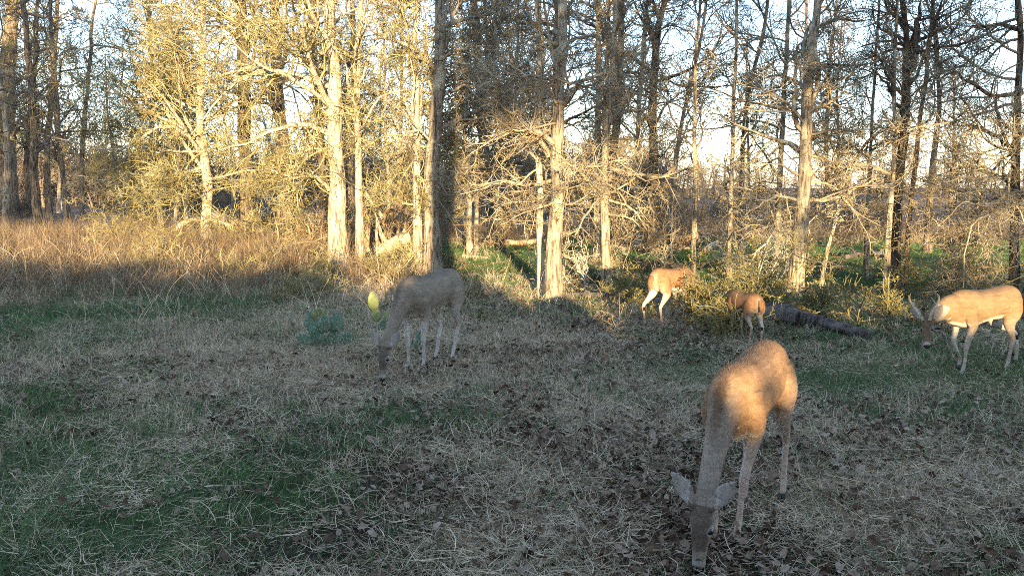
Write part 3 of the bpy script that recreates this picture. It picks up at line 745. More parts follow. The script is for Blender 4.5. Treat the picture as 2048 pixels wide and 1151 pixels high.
# ------------------------------------------------------------------ shrubs and dead brush
def shrub(seed, px, py, h, spread, ns, mat, label, per=(7, 5, 3), leafy=0.4, elev=(0.7, 1.4), rmin=0.003, wob=0.16, name='shrub', r=0.012, tuft=0.014, group=None, cat='shrub', side=None, lift=0.03, tm=None, pos=None):
    rg = rs(seed); b = at(px, py) if pos is None else Vector(pos)
    t = thing(name, label, cat, b, 0, group)
    S = np.stack([rg.randn(ns) * spread * 0.18, rg.randn(ns) * spread * 0.18, np.full(ns, -0.03)], 1)
    az = rg.rand(ns) * 6.283 if side is None else side + rg.randn(ns) * 0.5
    el = elev[0] + (elev[1] - elev[0]) * rg.rand(ns)
    D = np.stack([np.cos(az) * np.cos(el), np.sin(az) * np.cos(el), np.sin(el)], 1)
    L = h * (0.6 + 0.6 * rg.rand(ns)) / np.maximum(np.sin(el), 0.5)
    P, Rr = grow(rg, S, D, L, np.full(ns, r) * (0.6 + 0.6 * rg.rand(ns)), np.full(ns, rmin * 1.3), 9, wob, lift)
    for k in range(ns):
        v, f = tubes(P[k:k + 1], Rr[k:k + 1], 5); link('stem', mesh_np('stem', v, f, mat), t)
    bag = Bag(); tips = twig_levels(rg, bag, P, Rr, L, *per, rmin=rmin, l2=0.4, l3=0.5)
    tag(link('twigs', bag.mesh('twigs', mat), t), kind='stuff')
    if leafy:
        lb = Bag(); tufts(rg, lb, tips, leafy, tuft)
        tag(link('leaves', lb.mesh('leaves', tm or M_TUFT, False), t), kind='stuff')
    return t
shrub(301, 1245, 612, 0.50, 0.5, 9, M_TWIG_G, 'yellow green twiggy shrub left of the farther small deer')
shrub(302, 1275, 640, 0.30, 0.5, 6, M_TWIG_G, 'low sparse shrub under the pale rump of the farther small deer')
shrub(303, 1405, 648, 0.6, 0.55, 14, M_TWIG_G, 'tangled shrub between the two small deer')
shrub(304, 1455, 672, 0.58, 0.5, 15, M_TWIG_G, 'dry shrub hiding the head of the smallest deer')
shrub(305, 1510, 632, 0.80, 0.55, 14, M_TWIG_G, 'bushy yellow green shrub standing over the smallest deer', leafy=0.9)
shrub(306, 1600, 640, 0.42, 0.6, 8, M_TWIG_G, 'low yellowish shrub at the foot of the massive tree')
shrub(307, 1652, 640, 0.5, 0.5, 8, M_TWIG_G, 'thin shrub right of the massive tree, above the log')
shrub(308, 1705, 650, 0.75, 0.4, 3, M_TWIG_G, 'tall thin branching sapling above the end of the grey log', per=(5, 3, 0), leafy=0.6)
shrub(309, 595, 605, 0.48, 0.45, 12, M_TWIG_Y, 'pale yellow dead weed clump left of the prickly pears', wob=0.12)
shrub(310, 470, 560, 0.45, 0.5, 8, M_TWIG_Y, 'pale wiry weed standing in the dry grass at left', wob=0.12)
shrub(311, 300, 540, 0.8, 0.9, 14, M_TWIG_Y, 'sprawling pale brush pile in the rusty grass below the tall tree', elev=(0.3, 1.1))
shrub(312, 260, 500, 1.3, 0.9, 10, M_TWIG_Y, 'arching bare shrub at the edge of the rusty grass', elev=(0.4, 1.2), side=WEST)
shrub(313, 545, 545, 0.5, 0.5, 8, M_TWIG_Y, 'wiry dead weed below the brush heap')
shrub(314, 765, 565, 0.6, 0.5, 12, M_TWIG_Y, 'sunlit straw coloured shrub behind the tall prickly pear', wob=0.1)
shrub(315, 810, 548, 0.6, 0.5, 12, M_TWIG_Y, 'sunlit wiry shrub at the foot of the slim bright trunk', wob=0.1)
shrub(316, 945, 600, 0.2, 0.4, 7, M_TWIG_Y, 'small dry weed beside the rump of the grey doe')
shrub(317, 985, 590, 0.40, 0.1, 2, M_TWIG_W, 'white dead twig sticking up from the clearing', per=(4, 3, 0), leafy=0)
shrub(318, 972, 650, 0.16, 0.3, 5, M_TWIG_Y, 'tiny yellow weed in front of the clearing')
shrub(319, 1500, 560, 1.1, 1.2, 10, M_TWIG_W, 'bleached dead brush hanging left of the massive tree', elev=(0.5, 1.3), leafy=0, wob=0.25)
shrub(320, 1160, 570, 0.9, 0.8, 7, M_TWIG_W, 'bleached crooked brush right of the central tree', elev=(0.6, 1.4), leafy=0, wob=0.25)
shrub(322, 1790, 640, 0.5, 0.5, 6, M_TWIG_G, 'sparse shrub in the green ground left of the buck')
shrub(323, 1905, 600, 0.7, 0.8, 10, M_TWIG_G, 'bramble behind the head of the buck', elev=(0.4, 1.2), leafy=0.6)
shrub(324, 650, 560, 0.45, 0.5, 9, M_TWIG_Y, 'low straw coloured weed below the thickest sunlit trunk')
shrub(326, 545, 500, 1.2, 1.6, 16, M_TWIG_Y, 'big pile of dead branches right of the tall sunlit tree', elev=(0.1, 1.0), leafy=0.2, wob=0.2, name='brush_heap', cat='brush heap', rmin=0.005, r=0.03)
shrub(327, 640, 495, 1.0, 1.6, 14, M_WOOD, 'reddish heap of dead wood left of the thickest sunlit trunk', elev=(0.0, 0.7), leafy=0.2, wob=0.2, name='brush_heap', cat='brush heap', rmin=0.005, r=0.04)
shrub(328, 775, 505, 1.3, 1.0, 12, M_WOOD, 'tangle of dead branches around the leaning broken trunk', elev=(0.3, 1.3), leafy=0.1, wob=0.22, name='brush_heap', cat='brush heap', rmin=0.004, r=0.03)
shrub(329, 1350, 500, 1.0, 1.6, 12, M_WOOD, 'brown heap of dead branches behind the farther small deer', elev=(0.0, 0.7), leafy=0.2, wob=0.2, name='brush_heap', cat='brush heap', rmin=0.005, r=0.03)

# undergrowth deep in the wood: alike bushes, copied
def undergrowth():
    rg = rs(55)
    base = [shrub(340 + k, 0, 0, 1.7, 2.2, 12, m, 'x', per=(8, 6, 3), leafy=0.6, elev=(0.5, 1.4), rmin=0.009, r=0.02, tuft=0.035, name='bush', cat='bush', pos=(0, 60, 0))
            for k, m in enumerate((M_TWIG_D, M_TWIG, M_TWIG_Y))]
    first = [True] * 3
    for k in range(60):
        Y = 31 + 34 * rg.rand(); X = (rg.rand() * 2 - 1) * (Y * 0.62 + 2)
        px = 1024 + F_PX * X / Y
        if (px > 1820 and Y < 60) or (px < 330 and Y < 42) or (870 < px < 1180 and Y < 36): continue
        q = rg.choice(3, p=[1, 0, 0] if px < 330 else [.6, .2, .2] if px < 900 else [.85, .15, 0])
        src = base[q]; t = src
        if not first[q]:
            t = src.copy(); COL.objects.link(t)
            for c in src.children:
                c2 = c.copy(); COL.objects.link(c2); c2.parent = t
        first[q] = False
        t.location = (X, Y, float(gz(X, Y))); t.rotation_euler = (0, 0, rg.rand() * 6.28); s = 0.4 + 0.6 * rg.rand(); t.scale = (s, s, s)
        lab, gr = zone_text('leafless bush', px, Y, 48)
        tag(t, lab, 'bush', gr)
    for q in range(3):
        if first[q]:
            for c in list(base[q].children): bpy.data.objects.remove(c)
            bpy.data.objects.remove(base[q])
undergrowth()

# ------------------------------------------------------------------ prickly pears
def cactus_mat():
    m, nt, b = new_mat('cactus_pad', 0.6, 0.3)
    n = tex_noise(nt, 9, 4, 0.6)
    c = ramp(nt, n, [(0.35, (0.065, 0.12, 0.075)), (0.6, (0.12, 0.185, 0.115))])
    tc = nt.nodes.new('ShaderNodeTexCoord'); v = nt.nodes.new('ShaderNodeTexVoronoi'); v.inputs['Scale'].default_value = 26
    nt.links.new(tc.outputs['Object'], v.inputs['Vector'])
    f = ramp(nt, v.outputs['Distance'], [(0.10, (1, 1, 1)), (0.2, (0, 0, 0))])
    c = mixc(nt, f, c, (0.42, 0.38, 0.22))
    nt.links.new(c, b.inputs['Base Color']); return m
M_CACT = cactus_mat()
m, nt, b = new_mat('sunlit_yellow_cactus_pad', 0.6, 0.3); n = tex_noise(nt, 12, 4)
nt.links.new(ramp(nt, n, [(0.35, (0.14, 0.18, 0.06)), (0.65, (0.24, 0.26, 0.10))]), b.inputs['Base Color']); M_CACT_SUNLIT = m  # sun on the upper pads painted in as a yellower colour
m, nt, b = new_mat('cactus_spine'); b.inputs['Base Color'].default_value = (0.5, 0.45, 0.3, 1); M_SPINE = m
def pad_mesh(seed, w, h, th, mat):
    rg = rs(seed); nu, nv = 20, 12
    v = np.linspace(0.02, 1, nv)
    out = []
    for i in range(nv):
        s = v[i]; half = w / 2 * math.sin(math.pi * min(0.985, 0.08 + 0.92 * s) ** 0.85) ** 0.62
        t = th / 2 * math.sin(math.pi * (0.08 + 0.9 * s)) ** 0.5
        for j in range(nu):
            a = 2 * math.pi * j / nu
            out.append((half * math.cos(a), t * math.sin(a), h * s))
    out += [(0, 0, 0), (0, 0, h * 1.0)]
    i = np.arange(nu * nv).reshape(nv, nu)
    F = np.stack([i[:-1], np.roll(i, -1, 1)[:-1], np.roll(i, -1, 1)[1:], i[1:]], -1).reshape(-1, 4)
    m = nu * nv
    caps = np.array([[m, (j + 1) % nu, j] for j in range(nu)] + [[m + 1, (nv - 1) * nu + j, (nv - 1) * nu + (j + 1) % nu] for j in range(nu)])
    V = np.array(out); V[:, 1] += 0.05 * V[:, 2] * np.sin(V[:, 0] * 12 + seed)
    return mesh_np('pad', V, [F, caps], mat)
def spine_mesh(seed, w, h, th, n=95):
    rg = rs(seed + 1); S = np.stack([(rg.rand(n) - .5) * w * .8, np.sign(rg.randn(n)) * th * .45, (0.1 + 0.88 * rg.rand(n)) * h], 1)
    e = ((S[:, 0] / (w / 2)) ** 2 + ((S[:, 2] - h * .55) / (h * .5)) ** 2) < 1.0; S = S[e]; n = len(S)
    D = np.stack([rg.randn(n) * .5, np.sign(S[:, 1]) * 1.0, rg.randn(n) * .5], 1)
    P, Rr = grow(rg, S, D, np.full(n, 0.03), np.full(n, 0.0020), np.full(n, 0.0006), 2, 0, 0)
    v, f = tubes(P, Rr, 3); return mesh_np('spines', v, f, M_SPINE)
def prickly(seed, px, py, pads, label, depthscale=1.0):
    b = at(px, py); t = thing('prickly_pear', label, 'cactus', b, 0); t.scale = (1.12, 1.12, 1.12)
    for k, (x, y, z, w, h, tilt, yaw, mat) in enumerate(pads):
        o = link('pad', pad_mesh(seed + k, w, h, 0.028, mat), t, (x, y, z), (0.12 * (-1) ** k, tilt, yaw))
        tag(link('spines', spine_mesh(seed + k, w, h, 0.03), o), kind='stuff')
C_, Y_ = M_CACT, M_CACT_SUNLIT
prickly(400, 652, 693, [
    (-0.085, 0.0, -0.03, .19, .24, -.12, .15, C_), (0.06, .02, -0.03, .17, .22, .15, -.25, C_), (0.155, -.03, -0.03, .17, .19, .35, .5, C_),
    (-0.125, .03, 0.15, .18, .20, -.1, -.2, C_), (-0.02, -.02, .14, .14, .17, .1, .3, C_), (0.09, .01, .15, .15, .19, .12, .1, C_),
    (-0.085, .05, .25, .13, .13, .05, .4, Y_), (-0.17, -.04, -.02, .13, .17, -.4, .1, C_)], 'broad blue green prickly pear in the middle of the dry grass')
prickly(420, 765, 668, [
    (0, 0, -.03, .13, .2, .1, .3, C_), (-.06, .02, .13, .10, .15, -.1, -.1, Y_), (-.085, .02, .25, .12, .20, -.12, .35, Y_), (.05, 0, .13, .12, .15, .3, -.4, Y_)], 'taller prickly pear whose topmost pad glows yellow in the sun')
prickly(430, 832, 705, [(0, 0, -.03, .11, .17, .1, .4, C_), (.03, .02, .1, .09, .12, .2, -.3, C_)], 'small low prickly pear under the chest of the grey doe')

# ------------------------------------------------------------------ ground cover
SRC = bpy.data.collections
_c1, _c2, _c3 = at(652, 693), at(765, 668), at(832, 705)
CLEAR = [(_c1.x, _c1.y, .30), (_c2.x, _c2.y, .18), (_c3.x, _c3.y, .1)]
def src_coll(name, meshes):
    c = SRC.new(name)
    for k, me in enumerate(meshes):
        o = bpy.data.objects.new('%s_%02d' % (name, k), me); c.objects.link(o)
    return c
def blades(rg, n, L, w, spread, lean, bend, mat, seg=4, z0=0.0, lie=False):
    """n curved ribbons; returns a mesh"""
    S = np.zeros((n, 3)); a = rg.rand(n) * 6.283; r = spread * np.sqrt(rg.rand(n))
    S[:, 0] = r * np.cos(a); S[:, 1] = r * np.sin(a); S[:, 2] = z0 - 0.01 + (0.035 * rg.rand(n) if lie else 0)
    az = rg.rand(n) * 6.283
    el = (rg.randn(n) * 0.16 + 0.05) if lie else (math.pi / 2 - np.abs(rg.randn(n)) * lean)
    D = np.stack([np.cos(az) * np.cos(el), np.sin(az) * np.cos(el), np.sin(el)], 1)
    LL = L * (0.4 + 0.8 * rg.rand(n))
    P = np.zeros((n, seg + 1, 3)); P[:, 0] = S; d = norm(D)
    curl = rg.randn(n, 3) * bend; curl[:, 2] -= (0.02 if lie else bend * 1.0)
    for i in range(1, seg + 1):
        d = norm(d + curl + rg.randn(n, 3) * bend * 0.25)
        P[:, i] = P[:, i - 1] + d * (LL / seg)[:, None]
        if lie: P[:, i, 2] = np.clip(P[:, i, 2], 0.004, 0.09)
    side = norm(np.cross(norm(P[:, -1] - P[:, 0] + 1e-5), rg.randn(n, 3)))
    wd = (w * (0.6 + 0.8 * rg.rand(n)))[:, None] * np.linspace(1, 0.25, seg + 1)[None, :]
    A = P - side[:, None, :] * wd[:, :, None] / 2; B = P + side[:, None, :] * wd[:, :, None] / 2
    V = np.stack([A, B], 2).reshape(-1, 3)
    i = np.arange(n * (seg + 1) * 2).reshape(n, seg + 1, 2)
    F = np.stack([i[:, :-1, 0], i[:, :-1, 1], i[:, 1:, 1], i[:, 1:, 0]], -1).reshape(-1, 4)
    return mesh_np('blades', V, F, mat, False)
def leaf_patch(rg, n, size, spread, mat):
    """n curled lobed dead oak leaves lying about"""
    out = [0.5, .30, .62, .34, .78, .40, .9, .36, .55]
    bag = Bag()
    th = np.linspace(0, 2 * math.pi, 15)[:-1]
    for k in range(n):
        s = size * (0.6 + 0.7 * rg.rand())
        lob = 0.42 + 0.13 * np.cos(th * 5 + 0.3) ** 2 + 0.04 * rg.randn(14)
        x = s * np.cos(th) * 1.1; y = s * np.sin(th) * lob * 1.3
        z = s * (0.5 * (y / s) ** 2 * rg.choice([-1, 1, 2]) + 0.25 * (x / s) ** 2 * rg.randn() + 0.05 * rg.randn(14))
        V = np.stack([x, y, z], 1); V = np.vstack([V, [0, 0, 0.02 * s]])
        M = Matrix.Rotation(rg.rand() * 6.28, 3, 'Z') @ Matrix.Rotation(rg.randn() * 0.45, 3, 'X') @ Matrix.Rotation(rg.randn() * 0.45, 3, 'Y')
        V = V @ np.array(M).T
        a = rg.rand() * 6.28; r = spread * math.sqrt(rg.rand())
        V += [r * math.cos(a), r * math.sin(a), 0.012 + 0.03 * rg.rand()]
        bag.add(V, np.array([[14, j, (j + 1) % 14] for j in range(14)]))
    return bag.mesh('leaves', mat, False)
def scatter(name, label, cat, pts, scale, coll, nvar, seed, tilt=0.1):
    rg = rs(seed); n = len(pts)
    me = mesh_pts(name, pts)
    rot = np.stack([rg.randn(n) * tilt, rg.randn(n) * tilt, rg.rand(n) * 6.283], 1).astype(np.float32)
    a = me.attributes.new('rot', 'FLOAT_VECTOR', 'POINT'); a.data.foreach_set('vector', rot.ravel())
    a = me.attributes.new('scl', 'FLOAT', 'POINT'); a.data.foreach_set('value', np.asarray(scale, dtype=np.float32))
    a = me.attributes.new('idx', 'INT', 'POINT'); a.data.foreach_set('value', rg.randint(0, nvar, n).astype(np.int32))
    o = link(name, me); tag(o, label, cat, kind='stuff')
    ng = bpy.data.node_groups.new(name, 'GeometryNodeTree')
    ng.interface.new_socket('Geometry', in_out='INPUT', socket_type='NodeSocketGeometry')
    ng.interface.new_socket('Geometry', in_out='OUTPUT', socket_type='NodeSocketGeometry')
    N = ng.nodes; gi = N.new('NodeGroupInput'); go = N.new('NodeGroupOutput')
    ip = N.new('GeometryNodeInstanceOnPoints'); ci = N.new('GeometryNodeCollectionInfo')
    ci.inputs['Collection'].default_value = coll; ci.inputs['Separate Children'].default_value = True; ci.inputs['Reset Children'].default_value = True
    ip.inputs['Pick Instance'].default_value = True
    def attr(nm, ty):
        q = N.new('GeometryNodeInputNamedAttribute'); q.data_type = ty; q.inputs['Name'].default_value = nm
        return q.outputs['Attribute']
    Lk = ng.links
    Lk.new(gi.outputs[0], ip.inputs['Points']); Lk.new(ci.outputs[0], ip.inputs['Instance'])
    Lk.new(attr('idx', 'INT'), ip.inputs['Instance Index']); Lk.new(attr('rot', 'FLOAT_VECTOR'), ip.inputs['Rotation'])
    Lk.new(attr('scl', 'FLOAT'), ip.inputs['Scale']); Lk.new(ip.outputs[0], go.inputs[0])
    md = o.modifiers.new('scatter', 'NODES'); md.node_group = ng
    return o
def mesh_pts(name, pts):
    me = bpy.data.meshes.new(name); me.vertices.add(len(pts))
    me.vertices.foreach_set('co', np.asarray(pts, dtype=np.float32).ravel()); me.update(); return me
def spread_pts(seed, n, y0, y1, dens, pw=1.0, margin=0.66):
    """points in the wedge in front of the camera, dens(px-like coordinate, Y, X) in 0..1"""
    rg = rs(seed)
    Y = y0 + (y1 - y0) * rg.rand(n) ** pw
    X = (rg.rand(n) * 2 - 1) * (Y * margin + 1.2)
    ok = rg.rand(n) < dens(X, Y)
    for cx, cy, cr_ in CLEAR: ok &= ~((np.abs(X - cx) < cr_) & (Y - cy < 0.1) & (Y - cy > -cr_ * 1.5))
    X, Y = X[ok], Y[ok]
    return np.stack([X, Y, gz(X, Y)], 1)
def sstep(a, b, x): t = np.clip((x - a) / (b - a), 0, 1); return t * t * (3 - 2 * t)

def greenness(X, Y):
    """where green grass wins: the left, the clearing, the ground round the buck"""
    n = fbm(X * 0.45 + 11, Y * 0.3 + 4, 4) + 0.02
    u = X / Y
    bias = 0.17 * sstep(-0.10, -0.40, u) + 0.22 * sstep(10.5, 13.0, Y) * sstep(-0.12, -0.06, u) + 0.22 * sstep(0.24, 0.36, u) * sstep(6.8, 8.0, Y)
    bias = bias - 0.10 * sstep(-0.15, 0.1, u) * sstep(9.5, 7, Y)
    return 0.85 * sstep(0.47, 0.78, n + bias)

def ground_cover():
    rg = rs(61)
    straw = src_coll('straw_mat', [blades(rg, 52, 0.135, 0.0029, 0.26, 0, 0.20, M_STRAW, 4, lie=True) for _ in range(6)])
    stand = src_coll('straw_tuft', [blades(rg, 17, 0.13, 0.0030, 0.09, 0.42, 0.16, M_STRAW, 4) for _ in range(6)])
    tall = src_coll('tall_tuft', [blades(rg, 30, 0.62, 0.007, 0.13, 0.26, 0.09, M_BLUESTEM, 5) for _ in range(5)])
    green = src_coll('green_tuft', [blades(rg, 24, 0.085, 0.0040, 0.11, 0.55, 0.16, M_GRASS, 3) for _ in range(5)])
    dusty = src_coll('dusty_tuft', [blades(rg, 24, 0.11, 0.0045, 0.10, 0.55, 0.16, M_GRASS_D, 3) for _ in range(5)])
    leaf = src_coll('leaf_patch', [leaf_patch(rg, 11, 0.020, 0.24, M_LEAF) for _ in range(7)])
    g = greenness
    p = spread_pts(1, 36000, 3.0, 15, lambda X, Y: np.clip(1.0 - 0.85 * g(X, Y), 0, 1) * (0.16 + 0.84 * sstep(0.44, 0.6, fbm(X * 1.1, Y * 0.9 + 7, 4))) * (1 - 0.10 * sstep(7, 4.5, Y)) * (1 - 0.45 * sstep(-0.12, -0.4, X / Y)), 0.75)
    scatter('straw', 'mat of broken dry straw lying over the near ground', 'straw', p, 0.75 + 0.6 * rg.rand(len(p)), straw, 6, 1)
    p = spread_pts(2, 30000, 3.2, 17, lambda X, Y: (0.30 + 0.7 * sstep(6.0, 9, Y)) * (0.2 + 0.8 * sstep(0.42, 0.56, fbm(X * 0.6 + 3, Y * 0.5, 4))) * (1 - 0.75 * sstep(0.02, 0.12, X / Y) * sstep(9, 12, Y)) * (1 - 0.7 * g(X, Y)), 0.7)
    sc_ = (0.6 + 0.9 * rg.rand(len(p)))
    scatter('dry_grass', 'short dry grass standing over the middle ground', 'grass', p, sc_, stand, 6, 2)
    p = spread_pts(3, 52000, 3.0, 30, lambda X, Y: 0.85 * g(X, Y) , 0.8)
    scatter('green_grass', 'patches of fresh green grass between the straw', 'grass', p, 0.7 + 0.7 * rg.rand(len(p)), green, 5, 3)
    p = spread_pts(4, 22000, 3.0, 22, lambda X, Y: 0.10 + 0.8 * sstep(0.44, 0.6, fbm(X * 0.5 + 31, Y * 0.4, 4) + 0.10 * sstep(-0.1, -0.4, X / Y)), 0.8)
    scatter('dusty_grass', 'thin grey green grass mixed into the straw', 'grass', p, 0.7 + 0.8 * rg.rand(len(p)), dusty, 5, 4)
    p = spread_pts(5, 20000, 3.0, 20, lambda X, Y: (1 - 0.7 * g(X, Y)) * (1 - 0.65 * sstep(0.0, -0.25, X / Y)) * (0.20 + 0.8 * sstep(0.44, 0.60, fbm(X * 0.5 + 3, Y * 0.5 + 50, 3) + 0.10 * sstep(-0.3, 0.3, X / Y) + 0.06 * sstep(7, 4, Y))), 0.75)
    scatter('leaf_litter', 'dead brown oak leaves strewn over the ground', 'leaf litter', p, 0.75 + 0.6 * rg.rand(len(p)), leaf, 7, 5, 0.15)
    # rusty grass belt
    def belt(X, Y):
        u = X / Y
        Yn = Y + 3.2 * (fbm(X * 0.7, Y * 0.2, 3) - 0.5)
        left = 0.46 * sstep(-0.12, -0.27, u) * sstep(11.6, 15.5, Yn) * sstep(30, 25, Y)
        mid = 0.35 * sstep(-0.05, -0.12, u) * sstep(13.0, 15, Y) * sstep(20, 17, Y)
        back = 0.22 * sstep(24, 27, Y)
        return np.clip(np.maximum(np.maximum(left, mid), back), 0, 1) * (0.25 + 0.75 * sstep(0.36, 0.52, fbm(X * 0.5 + 70, Y * 0.5, 3)))
    p = spread_pts(6, 16000, 12, 38, belt, 1.0)
    s = (0.55 + 0.6 * rg.rand(len(p))) * (0.75 + 0.4 * sstep(15, 19, p[:, 1]))
    scatter('rusty_grass', 'tall rusty dry grass in front of the wood', 'grass', p, s, tall, 5, 6, 0.12)
    tstraw = src_coll('tall_straw', [blades(rg, 9, 0.60, 0.006, 0.16, 0.3, 0.12, M_STRAW, 5) for _ in range(5)])
    p = spread_pts(8, 7000, 11, 30, lambda X, Y: np.clip(0.8 * belt(X, Y) + 0.10 * sstep(9.5, 12, Y) * sstep(0.3, -0.1, X / Y), 0, 1), 1.0)
    scatter('tall_straw', 'pale stalks standing out of the rusty grass', 'grass', p, 0.5 + 0.7 * rg.rand(len(p)), tstraw, 5, 8, 0.12)
    p = spread_pts(7, 12000, 14, 60, lambda X, Y: 0.5 * (1 - g(X, Y)), 1.0)
    scatter('wood_floor_litter', 'coarse dead leaves and straw under the trees', 'leaf litter', p, 0.9 + 0.8 * rg.rand(len(p)), leaf, 7, 7, 0.2)
ground_cover()
#@@DEER
# ------------------------------------------------------------------ deer
def coat_mat():
    m, nt, b = new_mat('deer_coat', 0.9, 0.03)
    at_ = nt.nodes.new('ShaderNodeVertexColor'); at_.layer_name = 'coat'
    n = tex_noise(nt, 90, 4, 0.7, (1, 1, 1)); n2 = tex_noise(nt, 7, 4, 0.6)
    c = mixc(nt, 1.0, at_.outputs[0], ramp(nt, n, [(0.3, (0.72, 0.72, 0.72)), (0.7, (1.2, 1.2, 1.2))]), 'MULTIPLY')
    n3 = tex_noise(nt, 16, 5, 0.65, (0.5, 1, 2.2))
    c = mixc(nt, 0.45, c, ramp(nt, n3, [(0.38, (0.62, 0.6, 0.58)), (0.5, (1, 1, 1)), (0.66, (1.25, 1.24, 1.2))]), 'MULTIPLY')
    c = mixc(nt, 1.0, c, ramp(nt, n2, [(0.3, (0.85, 0.84, 0.82)), (0.7, (1.1, 1.1, 1.1))]), 'MULTIPLY')
    nt.links.new(c, b.inputs['Base Color'])
    bump(nt, b, n, 0.35, 0.004)
    return m
M_COAT = coat_mat()
def plain(name, col, rough=0.5, spec=0.4):
    m, nt, b = new_mat(name, rough, spec); n = tex_noise(nt, 30, 3)
    nt.links.new(ramp(nt, n, [(0.3, tuple(x * 0.8 for x in col)), (0.7, tuple(min(1, x * 1.15) for x in col))]), b.inputs['Base Color'])
    return m
M_EYE = plain('dark_eye', (0.01, 0.008, 0.006), 0.08, 0.8)
M_NOSE = plain('wet_black_nose', (0.015, 0.013, 0.012), 0.35, 0.5)
M_HOOF = plain('black_hoof', (0.02, 0.017, 0.015), 0.45, 0.4)
M_ANTLER = plain('pale_antler', (0.42, 0.34, 0.23), 0.6, 0.3)

def cr(c, n):
    return path_interp(c, n)
def loft(bag, ctrl, lat, n=24, k=20, cap=True):
    """ctrl rows: x y z ra rb [rb_bottom]; ra across, rb along the other axis"""
    c = np.array([list(r) + ([r[4]] if len(r) == 5 else []) for r in ctrl], float)
    q = cr(c, n) if len(c) > 2 else path_interp(c, n)
    P = q[:, :3]; ra = np.maximum(q[:, 3], 0.002); rt = np.maximum(q[:, 4], 0.002); rb = np.maximum(q[:, 5], 0.002)
    T = norm(np.gradient(P, axis=0)); lat = np.asarray(lat, float)
    if lat.ndim == 1: lat = np.tile(lat, (n, 1))
    A = norm(lat - (lat * T).sum(1, keepdims=True) * T); B = np.cross(T, A)
    th = np.arange(k) * 2 * math.pi / k; s = np.sin(th)
    rB = np.where(s[None, :] > 0, rt[:, None], rb[:, None]) * s[None, :]
    V = P[:, None] + A[:, None] * (ra[:, None] * np.cos(th)[None])[..., None] + B[:, None] * rB[..., None]
    V = np.vstack([V.reshape(-1, 3), P[0] - T[0] * min(ra[0], rt[0]) * 0.7, P[-1] + T[-1] * min(ra[-1], rt[-1]) * 0.7])
    i = np.arange(n * k).reshape(n, k)
    F = np.stack([i[:-1], np.roll(i, -1, 1)[:-1], np.roll(i, -1, 1)[1:], i[1:]], -1).reshape(-1, 4)
    m = n * k
    caps = np.array([[m, (j + 1) % k, j] for j in range(k)] + [[m + 1, (n - 1) * k + j, (n - 1) * k + (j + 1) % k] for j in range(k)])
    bag.add(V, F); bag.f.setdefault(3, []).append(caps + (bag.n - len(V)))

